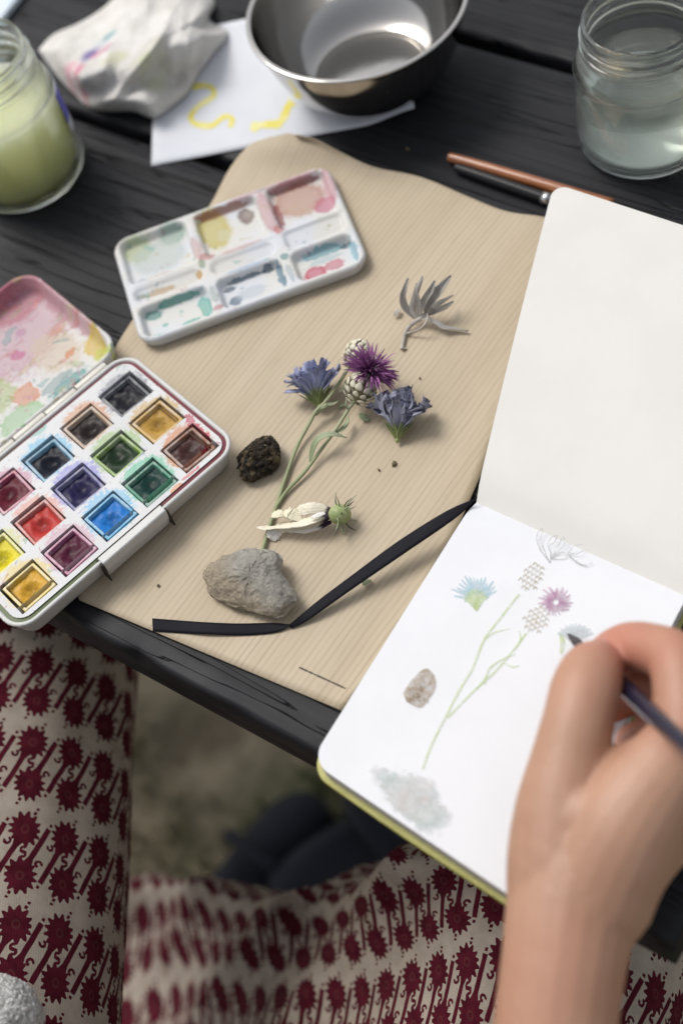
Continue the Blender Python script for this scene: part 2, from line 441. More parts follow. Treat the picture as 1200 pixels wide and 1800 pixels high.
# ------------------------------------------------------------------ sketchbook
ZP = 0.0125
SL, SR = P(835, 876, ZP), P(1208, 1042, ZP)
BL, BR = P(546, 1338, ZP), P(936, 1602, ZP)
book = thing('sketchbook', 'open sketchbook with rounded white pages and olive cover at the table edge', 'sketchbook', (SL + SR) / 2 - Vector((0, 0, ZP)))
ZT = 0.03
TL = P(973, 322, ZT); TR = TL + (SR - SL)
def block(c00, c10, c01, c11, zt0, zt1, zb0, zb1, r, name, mats, bulge=0.0, over=0.0):
    """half a book: c0? at the spine, c1? at the outer edge; rounded outer corners"""
    NU, NV = 30, 36
    def pos(u, v):
        # rounded outer corners in (u,v)
        wv = (c01 - c00).length; lu = (c10 - c00).length
        ru, rv = r / wv, r / lu
        if v > 1 - rv:
            k = math.sqrt(max(0, 1 - ((v - (1 - rv)) / rv) ** 2)); lo, hi = ru * (1 - k), 1 - ru * (1 - k); u = lo + (hi - lo) * u
        a = c00.lerp(c01, u); b = c10.lerp(c11, u); return a.lerp(b, v)
    NVs = [1 - (1 - i / NV) ** 1.6 if False else i / NV for i in range(NV + 1)]
    rvv = r / (c10 - c00).length
    NVs = [i / 24 * (1 - rvv) for i in range(25)] + [1 - rvv + rvv * math.sin(i / 10 * PI / 2) for i in range(1, 11)]
    top, uv = [], []
    for v in NVs:
        for i in range(NU + 1):
            u = i / NU; p = pos(u, v)
            z = zt0 + (zt1 - zt0) * v + bulge * math.sin(PI * v) - 0.0035 * math.exp(-(v / 0.035) ** 2)
            top.append(Vector((p.x, p.y, z))); uv.append((u, v))
    f = []
    for j in range(len(NVs) - 1):
        for i in range(NU):
            a = j * (NU + 1) + i; f.append((a, a + 1, a + NU + 2, a + NU + 1))
    return top, f, uv, NU, NVs, pos
def halfbook(name, c00, c10, c01, c11, z0, z1, zb0, zb1, pmat, label, bulge=0.0, th=0.0095):
    r = 0.0085
    top, f, uv, NU, NVs, pos = block(c00, c10, c01, c11, z0, z1, 0, 0, r, name, None, bulge)
    page = obj('page', top, f, pmat, book, True, uv); page['label'] = label
    # page block sides
    rim = [i for i in range(NU + 1)] + [j * (NU + 1) + NU for j in range(1, len(NVs))] + [(len(NVs) - 1) * (NU + 1) + i for i in range(NU - 1, -1, -1)] + [j * (NU + 1) for j in range(len(NVs) - 2, 0, -1)]
    tp = [top[i] - Vector((0, 0, 0.0002)) for i in rim]
    cen = sum(tp, Vector()) / len(tp)
    def grow(p, g): d = (p - cen); d.z = 0; return p + d.normalized() * g
    def depth(p, t):
        vv = uv[rim[tp.index(p)]][1]; zz = (zb0 + (zb1 - zb0) * vv); return Vector((p.x, p.y, zz + (1 - t) * (p.z - zz)))
    ls = [tp] + [[depth(p, t) + (p - cen).normalized() * Vector((1, 1, 0)).dot((0, 0, 0)) for p in tp] for t in (0.25, 0.5, 0.75, 1.0)]
    v, ff = loops(ls, False, True); pb = fixn(obj('page_block', v, ff, M_EDGE, book, True))
    cv0 = [grow(depth(p, 1.0), 0.0026) + Vector((0, 0, -0.0001)) for p in tp]; cv1 = [p - Vector((0, 0, 0.0024)) for p in cv0]
    v, ff = loops([cv1, cv0]); c = fixn(obj('cover', v, ff, M_COVER, book, True)); bev(c, 0.0006, 2)
    return page
LOW = halfbook('lower', SL, BL, SR, BR, ZP, ZP, 0.0045, 0.0045, M_PAGE, 'white lower page carrying the faint flower painting')
UPP = halfbook('upper', SL, TL, SR, TR, ZP, ZT, 0.0045, 0.019, M_PAGE2, 'blank cream upper page', 0.002)

# painting on the lower page
def tint(name, c, rough=0.8):
    m = Mat(name, c, rough); m.l(m.noise(240, 5, 0.7).step(0.25, 0.75) * 0.5 + 0.28, m.b.inputs['Alpha']); m.color(m.mix(m.noise(420, 4).step(0.35, 0.8) * 0.7, c, (0.73, 0.74, 0.765))); return m.m
T_BLUE = tint('wash_blue', (0.40, 0.60, 0.68)); T_GREEN = tint('wash_green', (0.56, 0.68, 0.34)); T_GREY = tint('wash_grey', (0.36, 0.36, 0.35))
T_TAN = tint('wash_tan', (0.52, 0.46, 0.33)); T_PURP = tint('wash_purple', (0.40, 0.18, 0.32)); T_PINK = tint('wash_pink', (0.62, 0.38, 0.52)); T_BARK = tint('wash_bark', (0.32, 0.22, 0.10))
ZD = ZP + 0.00012
class Draw(MB):
    lay = 0
    def stroke(s, pts, wpx, n=None, taper=True):
        Draw.lay += 1; z = ZD + Draw.lay * 0.000002
        V = [Vector(p) for p in (spline(pts, n or max(6, 4 * len(pts))))]; vs, fs = [], []
        for i, p in enumerate(V):
            t = (V[min(i + 1, len(V) - 1)] - V[max(i - 1, 0)]).normalized(); nn = Vector((-t.y, t.x)); k = i / (len(V) - 1)
            ww = wpx * (0.35 + 0.65 * math.sin(PI * min(1, max(0, k))) if taper else 1.0) * 0.5
            vs += [P(*(p + nn * ww), z), P(*(p - nn * ww), z)]
        for i in range(len(V) - 1): fs.append((2 * i, 2 * i + 1, 2 * i + 3, 2 * i + 2))
        s.add(vs, fs)
    def blob(s, pts, n=40):
        Draw.lay += 1; z = ZD + Draw.lay * 0.000002
        V = spline(list(pts) + [pts[0]], n)[:-1]
        c = (sum(p[0] for p in V) / len(V), sum(p[1] for p in V) / len(V))
        s.add([P(*c, z)] + [P(p[0], p[1], z) for p in V], [(0, 1 + i, 1 + (i + 1) % len(V)) for i in range(len(V))], [(0, 0)] + [(0, 1)] * len(V))
d = Draw()
for k in range(15):
    a = -1.15 + 2.1 * k / 14; ln = random.uniform(48, 62)
    tx, ty = 836 + math.sin(a) * ln * 0.85, 1068 - math.cos(a) * ln
    d.stroke([(836 + math.sin(a) * 22, 1068 - math.cos(a) * 24), ((836 + tx) / 2 + 3, (1068 + ty) / 2 - 6), (tx, ty)], 6)
d.build('painted_blue_petals', T_BLUE, LOW)
d = Draw()
for k in range(11):
    a = -1.0 + 1.9 * k / 10; d.stroke([(837, 1074), (836 + math.sin(a) * 14, 1068 - math.cos(a) * 18), (836 + math.sin(a) * 27, 1068 - math.cos(a) * 33)], 5)
d.stroke([(912, 1044), (880, 1085), (850, 1125), (830, 1175), (806, 1215), (782, 1262), (760, 1305), (742, 1352)], 4.5, 30, False)
d.stroke([(925, 1112), (900, 1145), (870, 1180), (835, 1212), (805, 1242), (786, 1262)], 4, 24, False)
d.stroke([(850, 1125), (868, 1112), (895, 1105)], 3); d.stroke([(852, 1205), (858, 1178), (880, 1160), (905, 1150)], 4)
d.stroke([(885, 1165), (900, 1172), (912, 1170)], 3); d.stroke([(905, 1142), (914, 1125), (912, 1108)], 3); d.stroke([(838, 1210), (850, 1195), (862, 1170)], 3)
d.stroke([(984, 1112), (988, 1130), (985, 1150)], 9)
d.build('painted_stems', T_GREEN, LOW)
d = Draw()
for pl in ([(965, 988), (950, 968), (943, 950), (945, 936), (953, 929), (950, 945), (953, 962), (966, 990)],
           [(966, 990), (967, 972), (962, 958), (968, 946), (979, 941), (972, 955), (964, 960)], [(967, 982), (977, 966), (988, 945), (992, 953), (985, 965), (972, 976)],
           [(968, 982), (984, 972), (998, 971), (1008, 960), (1022, 957)], [(998, 971), (1012, 974), (1024, 968)], [(998, 974), (1010, 985), (1025, 993), (1040, 989)],
           [(968, 983), (990, 982), (999, 973)], [(1000, 978), (1014, 989), (1030, 995)]):
    d.stroke(pl, 2.0, None, False)
d.build('painted_grey_sprig', T_GREY, LOW)
d = Draw()
for (cx, cy, rx, ry, an) in ((934, 1015, 18, 26, 0.55), (942, 1090, 21, 24, 0.75)):
    for r_ in range(6):
        for c_ in range(5):
            uu, vv = (c_ - 2 + 0.5 * (r_ % 2)) / 2.4, (r_ - 2.5) / 2.9
            if uu * uu + vv * vv > 1.05: continue
            x, y = uu * rx, vv * ry; X_, Y_ = cx + x * math.cos(an) - y * math.sin(an), cy + x * math.sin(an) + y * math.cos(an)
            d.stroke([(X_ - 4, Y_ + 2), (X_, Y_ - 3.2), (X_ + 4, Y_ + 1.5)], 3.4)
d.build('painted_seed_heads', T_TAN, LOW)
d = Draw(); d2 = Draw()
for k in range(46):
    a = 2 * PI * k / 46 + random.uniform(-0.06, 0.06); ln = random.uniform(20, 34) * (1.0 if abs(math.cos(a)) > 0.3 else 0.9)
    (d if k % 2 else d2).stroke([(976 + math.cos(a) * 5, 1058 + math.sin(a) * 5), (976 + math.cos(a + 0.1) * ln * 0.55, 1058 + math.sin(a + 0.1) * ln * 0.55), (977 + math.cos(a) * ln, 1057 + math.sin(a) * ln * 0.9)], 3.6)
d.build('painted_purple_florets', T_PURP, LOW); d2.build('painted_pink_florets', T_PINK, LOW)
d = Draw(); d.blob([(708, 1218), (722, 1196), (746, 1175), (762, 1186), (765, 1208), (752, 1230), (738, 1244), (716, 1234)]); d.build('painted_bark', T_BARK, LOW)
d = Draw()
for k in range(16):
    x, y = random.uniform(718, 756), random.uniform(1188, 1234); a = random.uniform(0, PI)
    d.stroke([(x, y), (x + 5 * math.cos(a), y + 6 * math.sin(a)), (x + 10 * math.cos(a + 0.8), y + 9 * math.sin(a + 0.8))], 2.6)
d.build('painted_bark_lines', tint('wash_bark_dark', (0.26, 0.2, 0.14)), LOW)
ms = Mat('wash_stone', (0.66, 0.68, 0.65), 0.8)
_f = ms.noise(260, 5, 0.7).step(0.35, 0.75); ms.color(ms.mix(_f, ms.mix(ms.noise(60, 3).step(0.4, 0.6), (0.46, 0.55, 0.52), (0.58, 0.54, 0.51)), (0.75, 0.755, 0.76)))
_u, _v, _ = ms.sep('UV'); _e = (_v + (ms.noise(330, 4) - 0.5) * 0.55 + (ms.noise(90, 3) - 0.5) * 0.3); ms.l((1.0 - _e.step(0.62, 0.98)) * 0.62, ms.b.inputs['Alpha'])
d = Draw(); d.blob([(642, 1352), (662, 1343), (690, 1350), (716, 1352), (742, 1358), (768, 1372), (780, 1398), (797, 1432), (784, 1462), (762, 1474), (738, 1470), (720, 1448), (690, 1428), (662, 1398)], 60); d.build('painted_stone', ms.m, LOW)
d = Draw()
for k in range(9):
    a = -1.1 + 2.2 * k / 8; d.stroke([(1008 + math.sin(a) * 8, 1128 - math.cos(a) * 8), (1010 + math.sin(a) * 22, 1124 - math.cos(a) * 22), (1010 + math.sin(a) * 36, 1126 - math.cos(a) * 30)], 8)
d.build('painted_grey_petals', tint('wash_greyblue', (0.58, 0.64, 0.66)), LOW)

# ribbon of the sketchbook
U1 = [(836, 876), (785, 898), (700, 951), (620, 1010), (560, 1055), (524, 1085), (507, 1099)]
D1 = [(838, 877), (796, 914), (700, 980), (620, 1035), (562, 1076), (535, 1094), (512, 1105)]
Z1 = [0.0125, 0.0130, 0.0105, 0.0075, 0.0050, 0.0032, 0.0022]
U2 = [(512, 1098), (480, 1095), (420, 1096), (366, 1094), (320, 1091), (268, 1087)]
D2 = [(500, 1106), (478, 1113), (430, 1117), (366, 1115), (320, 1113), (269, 1110)]
Z2 = [0.0026, 0.0021, 0.002, 0.0028, 0.002, 0.0022]
vs, fs, us = [], [], []
for (A_, B_, Z_) in ((U1, D1, Z1), (U2, D2, Z2)):
    q = spline([(*a, *b, z) for a, b, z in zip(A_, B_, Z_)], 30); o0 = len(vs)
    for i, r in enumerate(q):
        pa, pb = P(r[0], r[1], r[4] + 0.0006), P(r[2], r[3], r[4])
        for k in range(5):
            t = k / 4; p = pa.lerp(pb, t); p.z += 0.0001 * math.sin(PI * t); vs.append(p); us.append((t, i / 30 * 0.11))
    for i in range(29):
        for k in range(4):
            a = o0 + i * 5 + k; fs.append((a, a + 1, a + 6, a + 5))
rb = obj('bookmark_ribbon', vs, fs, M_RIBBON, book, True, us); solid(rb, 0.00025, 0); rb['label'] = 'black satin bookmark ribbon trailing over the wood-grain sheet'

# ------------------------------------------------------------------ watercolour box
BO = Vector((-0.12405, 0.00253, 0)); ES = Vector((0.969398, -0.245494, 0)); EL = Vector((-0.245494, -0.969398, 0))
def B(s, l, z): return BO + ES * s + EL * l + Vector((0, 0, z))
box = thing('watercolour_box', 'open white watercolour box holding rows of square colour pans', 'paint box', B(0.022, 0.048, 0.0018))
Z0 = 0.0018
S0, S1, L0, L1 = -0.0215, 0.0672, -0.0178, 0.1150
def rr(ins, z, r=0.0115): return [B(x, y, z) for x, y in roundrect(S0 + ins, S1 - ins, L0 + ins, L1 - ins, max(0.002, r - ins))]
v, f = loops([rr(0.0075, Z0), rr(0.0055, Z0 + 0.0004), rr(0.0042, Z0 + 0.003), rr(0.0012, Z0 + 0.012), rr(0.0, Z0 + 0.0146), rr(0.0004, Z0 + 0.0152), rr(0.0016, Z0 + 0.0153), rr(0.0022, Z0 + 0.0147), rr(0.0024, Z0 + 0.0132), rr(0.0050, Z0 + 0.0132)], True, False)
fixn(obj('base', v, f, M_WHITE, box))
mg = Mat('stained_groove', (0.2, 0.1, 0.1), 0.5)
_x, _y, _z = mg.sep('Object'); mg.color(mg.mix(_y.step(-0.02, 0.02), (0.10, 0.13, 0.05), (0.17, 0.025, 0.04)))
v, f = loops([rr(0.0021, Z0 + 0.0141), rr(0.0046, Z0 + 0.0146)], False, False); fixn(obj('groove', v, f, mg.m, box))
# insert plate with square holes
PS = 0.0098; ZPL = Z0 + 0.0151
sc = [0, 0.0248, 0.0496]; lc = [0, 0.0241, 0.0482, 0.0723, 0.0964]
sl = sorted([S0 + 0.0115, S1 - 0.0115] + [c + e for c in sc for e in (-PS, PS)]); ll = sorted([L0 + 0.0115, L1 - 0.0115] + [c + e for c in lc for e in (-PS, PS)])
sl[0] = min(sl[0], -PS - 0.0008); sl[-1] = max(sl[-1], sc[-1] + PS + 0.0008)
ll[0] = min(ll[0], -PS - 0.0008); ll[-1] = max(ll[-1], lc[-1] + PS + 0.0008)
vs, fs, uvp = [], [], []
idx = {}
def vid(s, l, z):
    k = (round(s, 6), round(l, 6), round(z, 6))
    if k not in idx: idx[k] = len(vs); vs.append(B(s, l, z)); uvp.append(((s - S0) / (S1 - S0), (l - L0) / (L1 - L0)))
    return idx[k]
def hole(a, b, c_, d_):
    s, l = (a + b) / 2, (c_ + d_) / 2
    return any(abs(s - q) < PS for q in sc) and any(abs(l - q) < PS for q in lc)
for i in range(len(sl) - 1):
    for j in range(len(ll) - 1):
        a, b, c_, d_ = sl[i], sl[i + 1], ll[j], ll[j + 1]
        if not hole(a, b, c_, d_): fs.append((vid(a, c_, ZPL), vid(b, c_, ZPL), vid(b, d_, ZPL), vid(a, d_, ZPL)))
        else:
            for (p, q) in (((a, c_), (b, c_)), ((b, c_), (b, d_)), ((b, d_), (a, d_)), ((a, d_), (a, c_))):
                fs.append((vid(*p, ZPL), vid(*q, ZPL), vid(*q, Z0 + 0.003), vid(*p, Z0 + 0.003)))
            fs.append((vid(a, c_, Z0 + 0.003), vid(b, c_, Z0 + 0.003), vid(b, d_, Z0 + 0.003), vid(a, d_, Z0 + 0.003)))
ins = 0.0042; r = 0.0073; seg = 6
outer = roundrect(S0 + ins, S1 - ins, L0 + ins, L1 - ins, r, seg)
cs = [(sl[-1], ll[0]), (sl[-1], ll[-1]), (sl[0], ll[-1]), (sl[0], ll[0])]
for c in range(4):
    pc = vid(*cs[c], ZPL); arc = [vid(*outer[c * (seg + 1) + i], ZPL) for i in range(seg + 1)]
    for i in range(seg): fs.append((pc, arc[i], arc[i + 1]))
    nc = (c + 1) % 4; a, b = cs[c], cs[nc]
    side = [q for q in ([(sl[-1], l) for l in ll] if c == 0 else [(s, ll[-1]) for s in sl[::-1]] if c == 1 else [(sl[0], l) for l in ll[::-1]] if c == 2 else [(s, ll[0]) for s in sl])]
    fs.append(tuple([vid(*outer[c * (seg + 1) + seg], ZPL), vid(*outer[nc * (seg + 1)], ZPL)] + [vid(*q, ZPL) for q in side[::-1]]))
mi = Mat('stained_white_plastic', (0.76, 0.76, 0.75), 0.45, Specular_IOR_Level=0.25)
bl = []
PAINT = [[(0.012, 0.012, 0.018), (0.42, 0.25, 0.055), (0.055, 0.022, 0.02)],
         [(0.02, 0.014, 0.013), (0.012, 0.03, 0.012), (0.008, 0.04, 0.035)],
         [(0.008, 0.010, 0.02), (0.012, 0.010, 0.055), (0.012, 0.16, 0.50)],
         [(0.10, 0.008, 0.02), (0.42, 0.035, 0.03), (0.08, 0.008, 0.03)],
         [(0.42, 0.18, 0.04), (0.62, 0.53, 0.02), (0.60, 0.34, 0.035)]]
RIM = [[(0.10, 0.11, 0.13), (0.52, 0.34, 0.10), (0.26, 0.12, 0.07)], [(0.40, 0.28, 0.18), (0.22, 0.34, 0.08), (0.04, 0.22, 0.14)],
       [(0.16, 0.33, 0.45), (0.10, 0.10, 0.25), (0.06, 0.30, 0.50)], [(0.36, 0.08, 0.14), (0.44, 0.12, 0.10), (0.34, 0.10, 0.20)],
       [(0.5, 0.3, 0.1), (0.50, 0.48, 0.10), (0.58, 0.44, 0.08)]]
SPL = [[(0.3, 0.3, 0.33), (0.55, 0.42, 0.25), (0.55, 0.3, 0.2)], [(0.6, 0.4, 0.3), (0.4, 0.5, 0.3), (0.25, 0.5, 0.38)], [(0.35, 0.55, 0.68), (0.38, 0.38, 0.62), (0.35, 0.55, 0.70)],
       [(0.55, 0.35, 0.42), (0.65, 0.42, 0.38), (0.6, 0.45, 0.5)], [(0.7, 0.5, 0.3), (0.62, 0.62, 0.4), (0.7, 0.6, 0.35)]]
for j in range(5):
    for i in range(3):
        u, v_ = (sc[i] - S0) / (S1 - S0), (lc[j] - L0) / (L1 - L0)
        bl.append((u - 0.02, v_ - 0.005, 0.155, 0.105, SPL[j][i], 0.75, 0.35))
bl += [(0.72, 0.055, 0.13, 0.018, (0.42, 0.10, 0.14), 0.9, 0.4), (0.86, 0.10, 0.025, 0.05, (0.42, 0.10, 0.14), 0.7, 0.5), (0.93, 0.2, 0.012, 0.05, (0.5, 0.14, 0.15), 0.7, 0.5), (0.95, 0.27, 0.02, 0.03, (0.62, 0.30, 0.14), 0.7, 0.5),
       (0.05, 0.45, 0.03, 0.05, (0.2, 0.45, 0.4), 0.6, 0.5), (0.31, 0.32, 0.03, 0.05, (0.25, 0.5, 0.4), 0.6, 0.5), (0.3, 0.56, 0.03, 0.03, (0.2, 0.2, 0.5), 0.6, 0.5), (0.62, 0.30, 0.02, 0.08, (0.3, 0.3, 0.6), 0.45, 0.5)]
mi.color(smears(mi, stains(mi, mi.mix(mi.noise(40, 3).step(0.4, 0.7), (0.63, 0.635, 0.64), (0.585, 0.59, 0.595)), bl, 'UV', 0.035, 12), [(0.48, 0.10, 0.14), (0.16, 0.20, 0.52), (0.14, 0.42, 0.24), (0.46, 0.28, 0.08)], 'UV', 14, 0.66, 0.75)); mi.bump(mi.noise(80, 3), 0.05, 0.0004)
fixn(obj('pan_tray', vs, fs, mi.m, box, False, uvp))
def m_paint(name, c):
    m = Mat(name, c, 0.4, Specular_IOR_Level=0.13)
    u, v_, _ = m.sep('UV'); d = ((u - 0.5).m('POWER', 2.0) + (v_ - 0.52).m('POWER', 2.0)).m('SQRT')
    nz = m.noise(7, 4, 0.6, kind='UV'); k = (d + (nz - 0.5) * 0.35).step(0.05, 0.45)
    lite = tuple(min(0.9, x * 1.3 + 0.006) for x in c); m.color(m.mix(nz.step(0.4, 0.8) * 0.6, m.mix(k, tuple(x * 0.55 for x in c), c), lite))
    m.bump(nz, 0.12, 0.0005); m.rough(m.noise(9, 3, kind='UV') * 0.35 + 0.18); return m.m
def m_rim(name, c):
    m = Mat(name, (0.7, 0.7, 0.7), 0.3, Specular_IOR_Level=0.4)
    nz = m.noise(160, 3).step(0.40, 0.62); m.color(m.mix(nz * 0.8, c, tuple(0.6 * x + 0.24 for x in c))); m.bump(m.noise(220, 3), 0.25, 0.0006); return m.m
for j in range(5):
    for i in range(3):
        rot = random.uniform(-0.05, 0.05); cx_, cl_ = sc[i] + random.uniform(-.0003, .0003), lc[j] + random.uniform(-.0003, .0003)
        def sq(h, z): 
            return [B(cx_ + x * math.cos(rot) - y * math.sin(rot), cl_ + x * math.sin(rot) + y * math.cos(rot), z) for x, y in roundrect(-h, h, -h, h, 0.0006, 2)]
        o1, zt = 0.0092, ZPL - 0.0012 + random.uniform(-0.0005, 0.0004)
        v, f = loops([sq(o1 * 0.93, Z0 + 0.0035), sq(o1, zt - 0.0003), sq(o1 - 0.0003, zt), sq(o1 - 0.0013, zt), sq(o1 - 0.0016, zt - 0.0005), sq(o1 - 0.0019, zt - 0.0022), sq(o1 - 0.0021, zt - 0.0075)])
        pan = fixn(obj('pan', v, f, m_rim('pan_rim', RIM[j][i]), box, False))
        N = 14; vv, ff, uu = [], [], []; h = o1 - 0.00195
        dip = random.uniform(0.0008, 0.0022); ox, oy = random.uniform(-0.15, 0.15), random.uniform(-0.1, 0.2)
        for a in range(N + 1):
            for b in range(N + 1):
                x, y = a / N * 2 - 1, b / N * 2 - 1; dd = math.hypot(x - ox, y - oy)
                z = zt - 0.0022 - dip * math.exp(-(dd / 0.6) ** 2) + 0.0005 * fnoise((x * 2.2 + i * 7, y * 2.2 + j * 5, 1)) + 0.0003 * math.exp(-((dd - 0.7) / 0.2) ** 2)
                vv.append(B(cx_ + h * (x * math.cos(rot) - y * math.sin(rot)), cl_ + h * (x * math.sin(rot) + y * math.cos(rot)), z)); uu.append((a / N, b / N))
        for a in range(N):
            for b in range(N): q = a * (N + 1) + b; ff.append((q, q + 1, q + N + 2, q + N + 1))
        p_ = obj('paint', vv, ff, m_paint('pan_paint', PAINT[j][i]), pan, True, uu); fixn(p_)
# clasp and hinge
mb = MB()
ring = [(0.0618, 0.0025), (0.0655, 0.0020), (0.0684, 0.0100), (0.0692, 0.0156), (0.0686, 0.0164), (0.0645, 0.0162), (0.0640, 0.0150)]
v, f = loops([[B(s, l, Z0 + z) for s, z in ring] for l in (0.0292, 0.0300, 0.0655, 0.0663)])
bev(fixn(obj('clasp', v, f, M_WHITE, box, False)), 0.0004)
for l in (0.0286, 0.0670):
    mb = MB(); mb.box(B(0.0640, l - 0.0004, Z0 + 0.002), ES * 0.0046, EL * 0.0008, (0, 0, 0.0132)); mb.build('clasp_gap', simple('dark_gap', (0.03, 0.025, 0.02), rough=0.8), box, False)
for k in range(6):
    l = -0.006 + k * 0.0195
    mb = MB(); zz = Z0 + (0.0105 if k % 2 else 0.0112)
    mb.tube([B(-0.0245, l + 0.0003, zz), B(-0.0245, l + 0.0191, zz)], 0.0028, 12); bev(mb.build('hinge', M_IVORY, box, True), 0.0003)
# lid
LS0, LS1 = -0.1120, -0.0275
def lr(ins, z, r=0.013): return [B(x, y, z) for x, y in roundrect(LS0 + ins, LS1 - ins, L0 - 0.001 + ins, L1 + ins * -1, max(0.003, r - ins))]
lps = [lr(0.006, Z0), lr(0.003, Z0 + 0.001), lr(0.001, Z0 + 0.005), lr(0.0, Z0 + 0.0118), lr(0.0006, Z0 + 0.0127), lr(0.0016, Z0 + 0.0127), lr(0.0024, Z0 + 0.0118), lr(0.0036, Z0 + 0.0055), lr(0.0060, Z0 + 0.0036), lr(0.012, Z0 + 0.0032)]
v, f = loops(lps)
def luv(p): q = p - BO; return ((q.dot(ES) - LS0) / (LS1 - LS0), (q.dot(EL) - L0) / (L1 - L0))
ml = Mat('lid_with_paint_washes', (0.74, 0.72, 0.7), 0.45, Specular_IOR_Level=0.25)
LB = [(0.25, 0.25, 0.45, 0.38, (0.62, 0.45, 0.50), 0.75, 0.6), (0.10, 0.10, 0.16, 0.2, (0.50, 0.24, 0.28), 0.8, 0.7), (0.03, 0.5, 0.05, 0.6, (0.45, 0.20, 0.24), 0.8, 0.5), (0.4, 0.02, 0.5, 0.035, (0.55, 0.33, 0.36), 0.7, 0.5), (0.42, 0.27, 0.05, 0.04, (0.55, 0.22, 0.34), 0.8, 0.4), (0.30, 0.20, 0.04, 0.03, (0.5, 0.3, 0.42), 0.6, 0.4),
      (0.60, 0.16, 0.25, 0.12, (0.72, 0.62, 0.50), 0.6, 0.6), (0.78, 0.05, 0.12, 0.05, (0.65, 0.48, 0.10), 0.85, 0.5), (0.90, 0.06, 0.10, 0.05, (0.55, 0.60, 0.22), 0.8, 0.5), (0.68, 0.13, 0.03, 0.03, (0.62, 0.28, 0.16), 0.8, 0.5),
      (0.55, 0.45, 0.18, 0.10, (0.52, 0.57, 0.36), 0.85, 0.4), (0.72, 0.36, 0.10, 0.06, (0.66, 0.36, 0.26), 0.85, 0.3), (0.90, 0.22, 0.10, 0.13, (0.14, 0.34, 0.33), 0.85, 0.45), (0.80, 0.26, 0.05, 0.09, (0.34, 0.42, 0.42), 0.7, 0.4), (0.86, 0.44, 0.14, 0.10, (0.45, 0.60, 0.42), 0.9, 0.3),
      (0.60, 0.62, 0.09, 0.09, (0.72, 0.72, 0.74), 0.9, 0.3), (0.80, 0.62, 0.10, 0.07, (0.68, 0.40, 0.22), 0.85, 0.4), (0.92, 0.64, 0.08, 0.12, (0.70, 0.48, 0.40), 0.8, 0.4), (0.70, 0.66, 0.05, 0.04, (0.62, 0.26, 0.30), 0.8, 0.4), (0.94, 0.84, 0.1, 0.1, (0.4, 0.5, 0.58), 0.5, 0.5)]
ml.color(smears(ml, stains(ml, (0.60, 0.59, 0.58), LB, 'UV', 0.06, 7, True, 0.68), [(0.55, 0.44, 0.22), (0.28, 0.44, 0.18), (0.58, 0.18, 0.16), (0.06, 0.28, 0.28), (0.58, 0.28, 0.40)], 'UV', 5.5, 0.62, 0.75)); ml.rough(ml.noise(30, 3) * 0.3 + 0.35)
fixn(obj('lid', v, f, ml.m, box, True, [luv(p) for p in v]))

# ------------------------------------------------------------------ separate mixing palette
pc = [P(188, 430, 0.008), P(575, 288, 0.008), P(650, 462, 0.008), P(257, 605, 0.008)]
pe1 = ((pc[1] - pc[0]) + (pc[2] - pc[3])).normalized(); pe2 = Vector((pe1.y, -pe1.x, 0)); pcen = sum(pc, Vector()) / 4; pcen.z = 0
PLU, PLV = 0.1215, 0.0772
pal = thing('mixing_palette', 'white six-well mixing palette stained with dried paint', 'palette', pcen + Vector((0, 0, 0.0018)))
def sstep(x, a, b): t = min(1, max(0, (x - a) / (b - a))); return t * t * (3 - 2 * t)
def rrsd(u, v, u0, u1, v0, v1, r):
    qx = abs(u - (u0 + u1) / 2) - (u1 - u0) / 2 + r; qy = abs(v - (v0 + v1) / 2) - (v1 - v0) / 2 + r
    return math.hypot(max(qx, 0), max(qy, 0)) + min(max(qx, qy), 0) - r
colsu = ((0.028, 0.335), (0.370, 0.660), (0.700, 0.972)); rows = ((0.040, 0.47, 0.0046), (0.505, 0.645, 0.0032), (0.685, 0.962, 0.0046))
def palz(u, v):
    z = 0.0072
    x, y = u * PLU, v * PLV
    for ci, (a, b) in enumerate(colsu):
        for ri, (c_, d_, dep) in enumerate(rows):
            if ri == 1 and ci == 2: c_, d_ = 0.475, 0.655
            s = rrsd(x, y, a * PLU, b * PLU, c_ * PLV, d_ * PLV, 0.0045)
            k = 1 - sstep(s, -0.0024, 0.0003)
            dd = dep
            if ri == 1: dd = dep * (0.25 + 0.75 * (v - c_) / (d_ - c_))
            if ri == 0: dd = dep * (1.0 - 0.35 * (v - c_) / (d_ - c_))
            z -= dd * k
    if abs(v - 0.48) < 0.012 and 0.03 < u < 0.97: z += 0.0003
    return z + 0.0001 * fnoise((u * 20, v * 20, 3))
NU, NV = 150, 100; vs, fs, us = [], [], []
RC = 0.0095
for j in range(NV + 1):
    for i in range(NU + 1):
        u, v_ = i / NU, j / NV; x, y = u * PLU, v_ * PLV
        cxx = min(max(x, RC), PLU - RC); cyy = min(max(y, RC), PLV - RC); dx, dy = x - cxx, y - cyy
        dl = max(abs(dx), abs(dy)); hy = math.hypot(dx, dy)
        if dx != 0 and dy != 0: x, y = cxx + dx / hy * dl, cyy + dy / hy * dl
        edge = rrsd(x, y, 0, PLU, 0, PLV, RC)
        z = palz(x / PLU, y / PLV) - 0.0016 * sstep(edge, -0.0012, 0.0)
        vs.append(pcen + pe1 * (x - PLU / 2) + pe2 * (y - PLV / 2) + Vector((0, 0, 0.0018 + z))); us.append((x / PLU, y / PLV))
for j in range(NV):
    for i in range(NU): a = j * (NU + 1) + i; fs.append((a, a + NU + 1, a + NU + 2, a + 1))
rim = [i for i in range(NU + 1)] + [j * (NU + 1) + NU for j in range(1, NV + 1)] + [NV * (NU + 1) + i for i in range(NU - 1, -1, -1)] + [j * (NU + 1) for j in range(NV - 1, 0, -1)]
base0 = len(vs)
